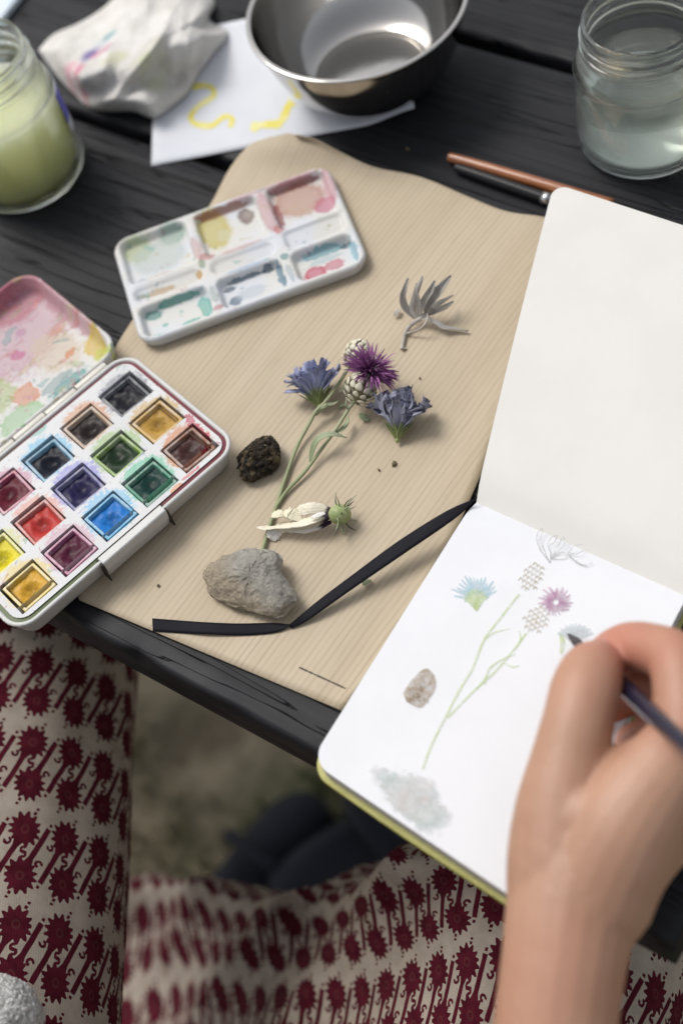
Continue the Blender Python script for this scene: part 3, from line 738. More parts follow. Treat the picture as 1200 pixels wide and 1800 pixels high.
for zz, ins in ((0.0030, 0.0006), (0.0, 0.0020)):
    for i in rim:
        p = vs[i] - pcen; p.z = 0; vs.append(pcen + p * (1 - ins / p.length) + Vector((0, 0, 0.0018 + zz))); us.append((0.01, 0.5))
n = len(rim)
for k in range(n):
    k2 = (k + 1) % n
    fs.append((rim[k], rim[k2], base0 + k2, base0 + k)); fs.append((base0 + k, base0 + k2, base0 + n + k2, base0 + n + k))
fs.append(tuple(base0 + n + k for k in range(n)))
mp_ = Mat('palette_with_dried_paint', (0.75, 0.75, 0.72), 0.45, Specular_IOR_Level=0.25)
PB = [(0.10, 0.13, 0.09, 0.16, (0.50, 0.58, 0.36), 0.7, 0.7), (0.26, 0.10, 0.08, 0.10, (0.36, 0.48, 0.42), 0.75, 0.6), (0.18, 0.25, 0.16, 0.2, (0.62, 0.68, 0.65), 0.6, 0.6), (0.14, 0.43, 0.12, 0.02, (0.68, 0.48, 0.38), 0.6, 0.5),
      (0.44, 0.20, 0.09, 0.22, (0.62, 0.54, 0.20), 0.85, 0.5), (0.50, 0.06, 0.16, 0.025, (0.45, 0.22, 0.16), 0.8, 0.5), (0.59, 0.17, 0.045, 0.10, (0.14, 0.08, 0.06), 0.85, 0.5), (0.60, 0.16, 0.022, 0.04, (0.5, 0.46, 0.42), 0.8, 0.4), (0.47, 0.27, 0.04, 0.08, (0.74, 0.72, 0.55), 0.8, 0.6),
      (0.38, 0.45, 0.05, 0.05, (0.50, 0.22, 0.22), 0.7, 0.5), (0.52, 0.48, 0.12, 0.02, (0.62, 0.35, 0.35), 0.5, 0.5), (0.345, 0.35, 0.03, 0.15, (0.62, 0.42, 0.42), 0.6, 0.6), (0.345, 0.5, 0.02, 0.05, (0.22, 0.30, 0.20), 0.7, 0.5),
      (0.83, 0.20, 0.15, 0.2, (0.55, 0.34, 0.28), 0.75, 0.5), (0.83, 0.06, 0.14, 0.035, (0.24, 0.08, 0.07), 0.9, 0.5), (0.72, 0.28, 0.02, 0.16, (0.28, 0.08, 0.08), 0.85, 0.5), (0.92, 0.33, 0.06, 0.09, (0.60, 0.26, 0.33), 0.8, 0.4), (0.82, 0.28, 0.08, 0.10, (0.66, 0.53, 0.45), 0.7, 0.6), (0.68, 0.25, 0.035, 0.26, (0.66, 0.44, 0.46), 0.7, 0.5), (0.97, 0.2, 0.03, 0.2, (0.66, 0.40, 0.44), 0.7, 0.5), (0.75, 0.03, 0.25, 0.03, (0.66, 0.42, 0.45), 0.6, 0.5),
      (0.70, 0.44, 0.03, 0.05, (0.55, 0.22, 0.20), 0.7, 0.4), (0.14, 0.58, 0.09, 0.03, (0.45, 0.28, 0.12), 0.6, 0.5), (0.22, 0.63, 0.10, 0.02, (0.66, 0.44, 0.32), 0.55, 0.5), (0.32, 0.57, 0.02, 0.04, (0.5, 0.3, 0.08), 0.8, 0.5), (0.06, 0.57, 0.02, 0.02, (0.2, 0.25, 0.2), 0.6, 0.5),
      (0.08, 0.74, 0.05, 0.05, (0.06, 0.25, 0.23), 0.85, 0.6), (0.20, 0.70, 0.12, 0.02, (0.10, 0.35, 0.30), 0.8, 0.5), (0.30, 0.82, 0.03, 0.11, (0.22, 0.50, 0.44), 0.85, 0.4), (0.23, 0.90, 0.05, 0.02, (0.15, 0.45, 0.40), 0.8, 0.4), (0.10, 0.955, 0.06, 0.015, (0.08, 0.4, 0.35), 0.8, 0.5), (0.12, 0.85, 0.015, 0.02, (0.2, 0.5, 0.45), 0.7, 0.4), (0.2, 0.79, 0.012, 0.015, (0.3, 0.5, 0.5), 0.6, 0.4),
      (0.42, 0.75, 0.035, 0.03, (0.02, 0.05, 0.09), 0.9, 0.5), (0.43, 0.87, 0.04, 0.05, (0.03, 0.09, 0.15), 0.85, 0.6), (0.50, 0.71, 0.10, 0.014, (0.05, 0.10, 0.14), 0.8, 0.5), (0.64, 0.80, 0.02, 0.13, (0.06, 0.18, 0.26), 0.85, 0.5), (0.60, 0.71, 0.03, 0.025, (0.03, 0.08, 0.12), 0.85, 0.5), (0.50, 0.84, 0.09, 0.07, (0.62, 0.68, 0.74), 0.6, 0.6), (0.52, 0.665, 0.12, 0.02, (0.45, 0.55, 0.72), 0.6, 0.5),
      (0.84, 0.73, 0.13, 0.04, (0.22, 0.42, 0.48), 0.85, 0.5), (0.94, 0.74, 0.035, 0.025, (0.02, 0.06, 0.09), 0.9, 0.5), (0.96, 0.82, 0.02, 0.12, (0.35, 0.55, 0.63), 0.75, 0.5), (0.84, 0.79, 0.10, 0.03, (0.52, 0.65, 0.70), 0.6, 0.6),
      (0.775, 0.88, 0.055, 0.075, (0.50, 0.08, 0.14), 0.9, 0.35), (0.775, 0.88, 0.032, 0.04, (0.70, 0.40, 0.46), 0.9, 0.4), (0.86, 0.86, 0.05, 0.05, (0.62, 0.28, 0.34), 0.85, 0.4), (0.68, 0.70, 0.02, 0.04, (0.10, 0.25, 0.24), 0.7, 0.5), (0.68, 0.85, 0.02, 0.1, (0.45, 0.52, 0.56), 0.6, 0.5), (0.35, 0.80, 0.02, 0.1, (0.35, 0.42, 0.38), 0.6, 0.5), (0.35, 0.92, 0.03, 0.03, (0.5, 0.25, 0.25), 0.7, 0.4)]
mp_.color(smears(mp_, stains(mp_, mp_.mix(mp_.noise(3, 2, kind='UV').step(0.4, 0.6), (0.61, 0.60, 0.565), (0.59, 0.61, 0.64)), PB, 'UV', 0.022, 14, True, 0.64), [(0.10, 0.40, 0.38), (0.50, 0.12, 0.18), (0.08, 0.20, 0.34), (0.50, 0.36, 0.08)], 'UV', 11, 0.665, 0.7)); mp_.rough(mp_.noise(200, 3) * 0.25 + 0.32)
po = fixn(obj('tray', vs, fs, mp_.m, pal, True, us))

# ------------------------------------------------------------------ jars, bowl
def jar(name, label, c, r, rt, h, wl, wmat):
    t = thing(name, label, 'jar', c)
    out = [(r * 0.80, 0.0), (r * 0.90, 0.0006), (r * 0.975, 0.004), (r, 0.009), (r, h * 0.60), (r * 0.985, h * 0.66), (r * 0.93, h * 0.725), (rt * 1.0, h * 0.765), (rt * 0.985, h * 0.78), (rt * 0.985, h * 0.80), (rt * 1.05, h * 0.815), (rt * 1.05, h * 0.835), (rt * 0.985, h * 0.85), (rt * 0.985, h * 0.88), (rt * 1.045, h * 0.895), (rt * 1.045, h * 0.91), (rt * 0.985, h * 0.925), (rt * 0.985, h * 0.965), (rt * 1.0, h * 0.985), (rt * 0.985, h)]
    wt = 0.0022
    inn = [(rt * 0.93, h), (rt - wt, h * 0.985), (rt - wt, h * 0.78), (r * 0.93 - wt, h * 0.72), (r - wt, h * 0.62), (r - wt, 0.011), (r * 0.93 - wt, 0.006), (r * 0.75, 0.0045), (0.001, 0.0050)]
    q = spline(out, 70) + spline(inn, 50)
    mb = MB(); mb.lathe(q, c, 96); g_ = fixn(mb.build('glass', M_GLASS, t, True))
    win = r - wt - 0.00035
    prof = [(r * 0.7, 0.0051), (r * 0.93 - wt - 0.0003, 0.0066), (win, 0.0115), (win, wl * 0.5), (win, wl - 0.0004), (win - 0.0005, wl - 0.0008), (win - 0.003, wl - 0.0011), (0.002, wl - 0.0011)]
    mb = MB(); mb.lathe(prof, c, 96); fixn(mb.build('water', wmat, t, True))
    return t
jar('water_jar', 'clear glass jar half full of greyish rinse water behind the sketchbook', Vector((0.0190, 0.2619, 0.0002)), 0.0340, 0.0285, 0.0765, 0.043, M_WATER)
JY = Vector((-0.2876, 0.1122, 0.0002))
jy = jar('water_jar', 'glass jar of cloudy yellow rinse water at the left edge', JY, 0.0345, 0.0300, 0.0845, 0.052, M_YWATER)
vs, fs, us = [], [], []
for i in range(13):
    a = math.radians(33 + 66 * i / 12)
    for k in range(4):
        z = 0.022 + 0.032 * k / 3; vs.append(JY + Vector((0.0347 * math.cos(a), 0.0347 * math.sin(a), z))); us.append((i / 12, k / 3))
for i in range(12):
    for k in range(3): a = i * 4 + k; fs.append((a, a + 1, a + 5, a + 4))
mlb = Mat('jar_label', (0.1, 0.1, 0.5), 0.5); _u, _v, _ = mlb.sep('UV'); mlb.color(mlb.mix(_v.step(0.22, 0.28) * (1 - _v.step(0.86, 0.9)), (0.75, 0.76, 0.8), (0.09, 0.08, 0.42)))
solid(obj('paper_label', vs, fs, mlb.m, jy, True, us), 0.0002, 0)

BC = Vector((-0.1423, 0.2509, 0.0016))
bowl = thing('steel_bowl', 'round stainless steel bowl standing on the white sheet', 'bowl', BC)
R_, H_ = 0.0591, 0.0462
prof = [(0.030, 0.0), (0.034, 0.0006), (0.040, 0.004), (0.0465, 0.011), (0.0520, 0.022), (0.0556, 0.034), (0.0578, H_ - 0.001), (0.0592, H_ - 0.0006), (0.0603, H_ + 0.0002), (0.0600, H_ + 0.0012), (0.0586, H_ + 0.0012), (0.0572, H_ - 0.0002), (0.0549, 0.034), (0.0512, 0.022), (0.0456, 0.0118), (0.039, 0.0050), (0.033, 0.0020), (0.029, 0.0016), (0.0275, 0.0020), (0.001, 0.0022)]
mb = MB(); mb.lathe(spline(prof, 110), BC, 128); fixn(mb.build('shell', M_STEEL, bowl, True))

# ------------------------------------------------------------------ white sheet with yellow squiggles
WO = Vector((-0.2212, 0.1439, 0)); W1 = Vector((0.810062, 0.586344, 0)); W2 = Vector((-0.586344, 0.810062, 0))
vs, fs = [], []
for j in range(25):
    for i in range(29):
        u, v_ = i / 28 * 0.148, j / 24 * 0.108
        k = sstep(u, 0.118, 0.15) * sstep(-v_, -0.03, 0.0)
        vs.append(WO + W1 * u + W2 * v_ + Vector((0, 0, 0.0007 + 0.006 * k )))
for j in range(24):
    for i in range(28): a = j * 29 + i; fs.append((a, a + 1, a + 30, a + 29))
ws = obj('watercolour_sheet', vs, fs, simple('test_paper', (0.69, 0.71, 0.75), (0.66, 0.68, 0.73), 0.8, 40, 0.2, 700, 0.0003))
solid(ws, 0.0004, 0); tag(ws, 'white paper sheet with two yellow test squiggles under the bowl', 'paper')
myel = simple('yellow_wash', (0.76, 0.66, 0.12), (0.80, 0.76, 0.35), 0.75, 90)
for pts, wd in (([(338, 154), (358, 150), (374, 156), (374, 170), (350, 186), (336, 203), (342, 217), (372, 221), (392, 206), (408, 208), (404, 224)], 12), ([(444, 231), (450, 222), (470, 219), (490, 217), (500, 203), (506, 188), (514, 178)], 17)):
    mb = MB(); q = spline(pts, 50); vs, fs = [], []
    for i, p in enumerate(q):
        a, b = Vector(q[max(i - 1, 0)]), Vector(q[min(i + 1, 49)]); t = (b - a).normalized(); nn = Vector((-t.y, t.x)) * wd * 0.5 * (0.8 + 0.4 * noise.noise((i * 0.2, wd, 0)))
        vs += [P(p[0] + nn.x, p[1] + nn.y, 0.00105), P(p[0] - nn.x, p[1] - nn.y, 0.00105)]
    for i in range(49): fs.append((2 * i, 2 * i + 1, 2 * i + 3, 2 * i + 2))
    obj('yellow_squiggle', vs, fs, myel, ws, True)

# ------------------------------------------------------------------ crumpled rag
def m_rag():
    m = Mat('paint_rag_cotton', (0.66, 0.64, 0.60), 0.95)
    c = m.mix(m.noise(50, 4).step(0.35, 0.65), (0.70, 0.68, 0.65), (0.60, 0.58, 0.54))
    wp = (m.noise(60, 4) - 0.5) * 0.02
    x, y, z = m.sep('Object'); x = x + wp; y = y + wp
    def sp(px, py, r, colr, st):
        nonlocal c
        q = P(px, py, 0.035) - RAGC
        d = ((x - q.x).m('POWER', 2.0) + (y - q.y).m('POWER', 2.0)).m('SQRT')
        c = m.mix((1.0 - d.step(r * 0.15, r)) * st, c, colr)
    sp(100, 85, 0.011, (0.62, 0.32, 0.38), 0.8); sp(133, 98, 0.009, (0.55, 0.15, 0.25), 0.9); sp(150, 68, 0.011, (0.14, 0.11, 0.30), 0.95); sp(168, 38, 0.008, (0.18, 0.36, 0.38), 0.9); sp(172, 70, 0.006, (0.55, 0.15, 0.30), 0.7)
    sp(195, 90, 0.010, (0.55, 0.55, 0.32), 0.6); sp(255, 100, 0.010, (0.48, 0.50, 0.30), 0.6); sp(312, 133, 0.009, (0.66, 0.42, 0.42), 0.6); sp(270, 75, 0.008, (0.5, 0.5, 0.36), 0.4)
    m.color(c); m.bump(m.noise(1200, 2), 0.6, 0.0008); m.bump(m.noise(70, 5, 0.65, (1, 1, 1), 'Object', 1.2), 0.55, 0.004); return m.m
RAGC = P(235, 105, 0.0)
def rag():
    out = [(68, 88), (95, 60), (140, 40), (180, 15), (225, -25), (290, -55), (350, -35), (378, 5), (368, 35), (402, 58), (378, 92), (350, 130), (330, 165), (300, 190), (272, 208), (235, 196), (195, 196), (158, 190), (130, 165), (98, 130)]
    ang = spline([*out, out[0]], 161)[:-1]; NR = 46; vs, fs = [], []
    for j in range(NR + 1):
        t = j / NR
        for i, p in enumerate(ang):
            a = 2 * PI * i / 160
            px, py = 232 + (p[0] - 232) * t, 98 + (p[1] - 98) * t
            h = 0.020 * (1 - t ** 3.0) ** 0.8 if t < 1 else 0
            q = Vector((px / 60, py / 60, 0))
            fold = abs(noise.noise((q.x * 0.9 + q.y * 0.9 + 3, (q.y - q.x * 0.7) * 0.35, 0.3))) * 1.6; f2 = abs(noise.noise((q.x * 1.6 + q.y * 0.6, q.y * 0.9 - q.x * 0.5, 4.0)))
            crease = 0.0075 * (0.5 - fold) + 0.003 * (0.5 - f2)
            # a long ridge from the left tip over the middle
            rd = (py - (98 - (px - 232) * 0.55)) / 46.0; ridge = 0.010 * math.exp(-rd * rd)
            rd2 = (py - (150 - (px - 232) * 0.15)) / 22.0; ridge -= 0.005 * math.exp(-rd2 * rd2)
            z = h + (crease + ridge) * sstep(1 - t, 0.0, 0.25)
            vs.append(P(px, py, max(0.0016, z + 0.002)) if t < 1 else P(px, py, 0.0016))
    n = 160
    for j in range(NR):
        for i in range(n): fs.append((j * n + i, j * n + (i + 1) % n, (j + 1) * n + (i + 1) % n, (j + 1) * n + i))
    o = obj('paint_rag', [v - RAGC for v in vs], fs, m_rag()); o.location = RAGC; fixn(o); sub(o, 1)
    tag(o, 'crumpled white cotton rag with coloured paint smudges', 'rag')
rag()
# pale paper corner at the top left
vs = [P(-90, 95, 0.001), P(2, 46, 0.001), P(40, -2, 0.001), P(70, -60, 0.001), P(-60, -60, 0.001)]
o = obj('folded_paper', vs + [v + Vector((0, 0, 0.004)) for v in vs], [(4, 3, 2, 1, 0), (5, 6, 7, 8, 9)] + [(i, (i + 1) % 5, 5 + (i + 1) % 5, 5 + i) for i in range(5)], simple('pale_blue_paper', (0.62, 0.72, 0.80), (0.78, 0.80, 0.83), 0.7, 40), None, False)
tag(fixn(o), 'pale blue folded paper at the far left corner of the table', 'paper')

# ------------------------------------------------------------------ pencils at the back
def rod(name, label, cat, a, b, r, mat, tipfrac=None):
    t = thing(name, label, cat, a)
    return t
a, b = P(789, 276, 0.0032), P(1075, 360, 0.0038)
pen = thing('paintbrush', 'orange-brown wooden brush handle sticking out from under the sketchbook', 'brush', a)
dv = (b - a)
mb = MB(); mb.tube([a, a + dv * 0.006, a + dv * 0.03, a + dv * 0.3, a + dv * 0.7, b], [0.0012, 0.0021, 0.0026, 0.0030, 0.0031, 0.0030], 20, 40)
mw = Mat('varnished_brown_wood', (0.30, 0.10, 0.03), 0.3, Coat_Weight=0.5); mw.color(mw.mix(mw.noise(60, 4, 0.6, (1, 8, 8)).step(0.3, 0.7), (0.34, 0.12, 0.035), (0.24, 0.075, 0.022)))
mb.build('handle', mw.m, pen)
a, b = P(800, 294, 0.0032), P(1060, 384, 0.0038); dv = b - a
pen = thing('paintbrush', 'black brush handle with silver band lying against the brown one', 'brush', a)
mb = MB(); mb.tube([a, a + dv * 0.008, a + dv * 0.03, a + dv * 0.3, b], [0.0010, 0.0018, 0.0024, 0.0029, 0.0030], 20, 40)
MBLK = Mat('black_lacquer', (0.008, 0.008, 0.010), 0.4, Specular_IOR_Level=0.3).m
mb.build('handle', MBLK, pen)
mb = MB(); mb.tube([a + dv * 0.60, a + dv * 0.655], 0.00312, 24); mb.build('band', Mat('silver_print', (0.55, 0.56, 0.57), 0.3, Metallic=1.0).m, pen)

# ------------------------------------------------------------------ stone, bark nugget
def lump(name, label, cat, outline, hgt, mat, amp, freq, plateau=3.0, seed=0, n=120, tilt=(0, 0), ridged=False, z0=0.0016):
    pts = [P(x, y, hgt * 0.35) for x, y in outline]; cen = sum(pts, Vector()) / len(pts); cen.z = z0
    rg = [Vector(p) - cen for p in spline([*pts, pts[0]], n + 1)[:-1]]; NR = 34; vs, fs = [], []
    for j in range(NR + 1):                     # over the top
        t = j / NR
        for i, d in enumerate(rg):
            k = min(1.0, t * 1.25); z = hgt * (1 - k ** plateau) if t < 0.8 else 0
            if t >= 0.72:
                k2 = (t - 0.72) / 0.28; rad = 1.0 - 0.18 * k2 * k2; z = hgt * (0.45 - 0.45 * k2)
            else:
                k3 = t / 0.72; rad = math.sin(k3 * PI / 2) ** 0.75 if k3 > 0 else 0.0; z = hgt * (0.45 + 0.55 * (1 - rad ** plateau))
            p = Vector((d.x * rad, d.y * rad, z))
            p.z += (d.x * rad * tilt[0] + d.y * rad * tilt[1]) * min(1, max(0, z / hgt))
            q = p * freq + Vector((seed, seed, seed))
            nn = p - Vector((0, 0, hgt * 0.3)); nn = nn.normalized() if nn.length > 1e-6 else Vector((0, 0, 1))
            if ridged: am = amp * (0.55 - 2.0 * abs(fnoise(q, 4)))
            else: am = amp * (0.45 * fnoise(q, 5) + 1.1 * math.floor(fnoise(q * 0.55 + Vector((5, 5, 5)), 3) * 3.5) / 3.5)
            p += nn * am
            p.z = max(0.0, p.z)
            vs.append(p)
    for j in range(NR):
        for i in range(n): fs.append((j * n + i, j * n + (i + 1) % n, (j + 1) * n + (i + 1) % n, (j + 1) * n + i))
    fs.append(tuple(NR * n + i for i in range(n)))
    o = obj(name, vs, fs, mat); o.location = cen; fixn(o); tag(o, label, cat); return o
def m_stone():
    m = Mat('grey_stone', (0.25, 0.25, 0.23), 0.85)
    x, y, z = m.sep('Object')
    a = m.noise(110, 5, 0.65); b = m.noise(420, 4, 0.7); e = m.noise(36, 2)
    c = m.mix(a.step(0.3, 0.7), (0.215, 0.205, 0.18), (0.37, 0.355, 0.31))
    low = 1.0 - (z + (e - 0.5) * 0.012 + y * 0.34 + x * 0.12).step(0.004, 0.014)
    c = m.mix(low * 0.8, c, m.mix(b.step(0.35, 0.65), (0.21, 0.16, 0.105), (0.34, 0.28, 0.19)))
    c = m.mix(m.noise(70, 2, 0.4).step(0.70, 0.73) * 0.85, c, (0.68, 0.67, 0.63))
    c = m.mix(b.step(0.60, 0.72) * 0.75, c, (0.085, 0.07, 0.05))
    m.color(c); m.bump(a, 0.4, 0.002); m.bump(m.noise(45, 3, 0.5, (2.2, 0.8, 1.5)), 0.5, 0.004); m.bump(b, 0.9, 0.0012); return m.m
lump('stone', 'flat grey rough stone weighing down the thistle stem', 'stone', [(358, 1016), (372, 994), (405, 982), (440, 975), (474, 980), (500, 988), (508, 1012), (520, 1040), (522, 1064), (508, 1086), (478, 1088), (440, 1078), (400, 1062), (366, 1040)], 0.0135, m_stone(), 0.0019, 120, 4.6, 3.0, 170, (0.08, 0.25))
def m_bark():
    m = Mat('dark_bark', (0.05, 0.035, 0.02), 0.85)
    a = m.noise(300, 5, 0.75, (1.6, 0.6, 1)); b = m.noise(130, 3)
    c = m.mix(a.step(0.45, 0.72), (0.014, 0.010, 0.007), (0.24, 0.17, 0.085)); c = m.mix(b.step(0.6, 0.7) * 0.5, c, (0.10, 0.095, 0.05)); c = m.mix(m.noise(500, 2).step(0.68, 0.75) * 0.6, c, (0.30, 0.24, 0.14))
    m.color(c); m.bump(a, 1.0, 0.002); return m.m
lump('bark_nugget', 'small dark brown craggy bark nugget beside the watercolour box', 'bark', [(418, 812), (428, 800), (445, 788), (462, 778), (480, 776), (492, 792), (492, 812), (480, 828), (462, 836), (440, 846), (424, 840)], 0.0130, m_bark(), 0.0015, 330, 2.2, 11.0, 160, (0.1, 0.15), True)

# ------------------------------------------------------------------ plants
def leafmat(name, c1, c2, tip=None, trans=0.15, lo=0.2, hi=0.7, vn=0.25):
    m = Mat(name, c1, 0.65)
    u, v, _ = m.sep('UV')
    c = m.mix((v + (m.noise(5, 3, kind='UV') - 0.5) * 0.25).step(lo, hi), c1, c2)
    if tip is not None: c = m.mix((v + (m.noise(700, 3) - 0.5) * 0.35).step(0.86, 1.0), c, tip)
    vein = ((u * 28.0).m('SINE') * 0.5 + 0.5); c = m.mix(vein * vn, c, tuple(x * 0.45 for x in c1))
    m.color(c); m.bump(vein, 0.3, 0.0003); m.bump(m.noise(900, 3), 0.3, 0.0003)
    return m.m
M_STEM = leafmat('pale_green_stem', (0.29, 0.33, 0.17), (0.36, 0.39, 0.23))
M_LEAF = leafmat('sage_leaf', (0.26, 0.32, 0.18), (0.36, 0.41, 0.26))
M_BLUE = leafmat('dried_blue_petal', (0.44, 0.48, 0.22), (0.36, 0.385, 0.60), (0.22, 0.23, 0.42), 0.15, 0.28, 0.56)
M_BLUE2 = leafmat('dried_slate_petal', (0.48, 0.50, 0.26), (0.36, 0.37, 0.50), (0.05, 0.05, 0.12), 0.15, 0.24, 0.48)
M_SEPAL = leafmat('green_sepal', (0.30, 0.34, 0.13), (0.16, 0.20, 0.08))
M_SEPAL2 = leafmat('dark_sepal', (0.17, 0.20, 0.08), (0.045, 0.045, 0.05))
M_PURPLE = leafmat('purple_floret', (0.17, 0.05, 0.15), (0.40, 0.14, 0.37), (0.52, 0.27, 0.50))
M_BRACT = leafmat('pale_bract', (0.46, 0.44, 0.28), (0.76, 0.72, 0.57), (0.60, 0.54, 0.40), 0.1, 0.05, 0.35)
M_BUDCORE = simple('bud_core', (0.13, 0.105, 0.07), (0.26, 0.24, 0.15), 0.8, 500)

sprig = thing('knapweed_sprig', 'forked knapweed stem with a purple flower and pale scaly buds', 'flower', P(460, 975, 0.0018))
rs = 0.00115
def st(pts, r0, r1, nm='stem', n=40, mat=M_STEM):
    V = [P(x, y, z) for x, y, z in pts]; mb = MB(); mb.tube(V, [r0 + (r1 - r0) * i / (len(V) - 1) for i in range(len(V))], 10, n); return mb.build(nm, mat, sprig)
st([(457, 985, .003), (462, 965, .0031), (474, 925, .0031), (485, 892, .003), (500, 845, .0032), (522, 785, .004), (545, 742, .006), (556, 722, .0085), (572, 706, .009), (588, 685, .0095), (602, 664, .010), (613, 645, .0105)], 0.00095, 0.0008)
st([(484, 893, .003), (505, 862, .0032), (535, 830, .004), (566, 788, .006), (592, 752, .009), (612, 720, .0115), (624, 704, .0125)], 0.0009, 0.0008)
st([(553, 728, .0068), (563, 719, .008), (575, 711, .0088)], 0.0013, 0.0010, 'node', 10)
def lf(pts, wd, nm='leaf', mat=M_LEAF, par=sprig, cup=0.15, side=None, n=18, across=4, twist=0.0, jag=0.0):
    V = [P(x, y, z) for x, y, z in pts]; mb = MB(); mb.strip(V, [w_ * 0.00025 for w_ in wd], side, n, across, cup, jag, twist)
    o = mb.build(nm, mat, par); solid(o, 0.00022, 0); return o
lf([(545, 812, .005), (548, 795, .007), (556, 775, .010), (572, 765, .0115), (590, 764, .0105), (610, 770, .007)], [3, 9, 13, 12, 9, 1], 'leaf')
lf([(588, 762, .008), (602, 754, .0075), (610, 742, .006), (612, 730, .0065)], [2, 9, 8, 1])
lf([(612, 722, .0115), (608, 712, .014), (609, 700, .016)], [2, 4, 1])
lf([(566, 718, .009), (576, 712, .0085), (586, 710, .0075), (594, 705, .0075)], [4, 8, 6, 1])
lf([(597, 690, .009), (606, 678, .010), (607, 668, .012)], [2, 6, 2])
mb = MB(); mb.strip([Vector((0, 0, 0)), Vector((0, 0.0011, 0.0003)), Vector((0, 0.0024, 0.0003)), Vector((0, 0.0036, 0.0001))], [0.0022, 0.0034, 0.0029, 0.0007], (1, 0, 0), 7, 4, -0.09)
bract_me = None
def bud(c, axis, r, ln, rows_, par, open_=1.0):
    global bract_me
    axis = axis.normalized(); q = axis.to_track_quat('Z', 'Y')
    mbc = MB(); mbc.ball(c, (r * 0.86, r * 0.86, ln * 0.9), 18, 12, axis); core = mbc.build('bud', M_BUDCORE, par)
    off = Vector((0, 0, 0)); pp = par
    for k in range(rows_):
        th = PI * (0.93 - 0.80 * k / (rows_ - 1)); nrow = max(4, int(2 * PI * math.sin(th) * 4.6 / 2.5))
        for i in range(nrow):
            ph = 2 * PI * (i + 0.5 * (k % 2)) / nrow + random.uniform(-.08, .08)
            loc = Vector((r * math.sin(th) * math.cos(ph), r * math.sin(th) * math.sin(ph), ln * math.cos(th)))
            nrm = Vector((loc.x / r ** 2, loc.y / r ** 2, loc.z / ln ** 2)).normalized(); tng = (Vector((0, 0, 1)) - nrm * nrm.z)
            tng = tng.normalized() if tng.length > 1e-4 else Vector((1, 0, 0))
            tng = (tng + nrm * 0.16 * open_).normalized(); sx = tng.cross(nrm).normalized(); nz = sx.cross(tng)
            mt = Matrix((sx, tng, nz)).transposed()
            if bract_me is None:
                o = mb.build('bract', M_BRACT, None); solid(o, 0.00022, 0); bract_me = o
            else:
                o = bract_me.copy(); col.objects.link(o)
            o.name = 'bract'; o.parent = core
            s = random.uniform(0.85, 1.15) * r / 0.0070
            o.matrix_local = Matrix.Translation(c - par.location + q @ (loc * 0.93 - Vector((0, 0, 0)))) @ q.to_matrix().to_4x4() @ mt.to_4x4() @ Matrix.Scale(s, 4)
    return core
c2 = P(634, 684, 0.0135); ax2 = P(655, 640, 0.022) - P(622, 706, 0.0118)
bud(c2, ax2, 0.0072, 0.0078, 7, sprig)
c1 = P(627, 624, 0.0105); ax1 = P(642, 600, 0.013) - P(612, 648, 0.010)
bud(c1, ax1, 0.0062, 0.0078, 7, sprig)
fc = c2 + ax2.normalized() * 0.0075
fl = MB()
fax = (P(665, 628, 0.027) - c2).normalized(); fq = fax.to_track_quat('Z', 'Y')
for k in range(330):
    ph = random.uniform(0, 2 * PI); th = math.acos(1 - random.random() * 1.02) * 1.06; ln = random.uniform(0.0100, 0.0158) * (0.78 if th < 0.4 else 1)
    dv = fq @ Vector((math.sin(th) * math.cos(ph), math.sin(th) * math.sin(ph), math.cos(th)))
    up = fax; a = fc + dv * 0.0008; b = fc + dv * ln * 0.55 + up * 0.0016; e = fc + dv * ln + up * 0.0008 * random.uniform(-1, 1.5)
    if e.z < 0.0025: e.z = 0.0025
    wv = random.uniform(0.0006, 0.0011); fl.strip([a, b, e], [wv * 0.6, wv * 1.2, wv * 0.2], Vector((random.uniform(-1, 1), random.uniform(-1, 1), random.uniform(-1, 1))), 6, 2, 0.3)
fo = fl.build('purple_florets', M_PURPLE, sprig); fo['kind'] = 'stuff'
for k in range(16):
    ph = random.uniform(0, 2 * PI); th = random.uniform(0.0, 0.6); dv = fq @ Vector((math.sin(th) * math.cos(ph), math.sin(th) * math.sin(ph), math.cos(th)))
    fl = MB(); fl.tube([fc + dv * 0.002, fc + dv * 0.0095], [0.0002, 0.0004], 5)
    if k == 0: so = fl.build('stamen', simple('pale_stamen', (0.5, 0.42, 0.42), rough=0.7), sprig)
    else: fl.build('stamen', so.data.materials[0], sprig)

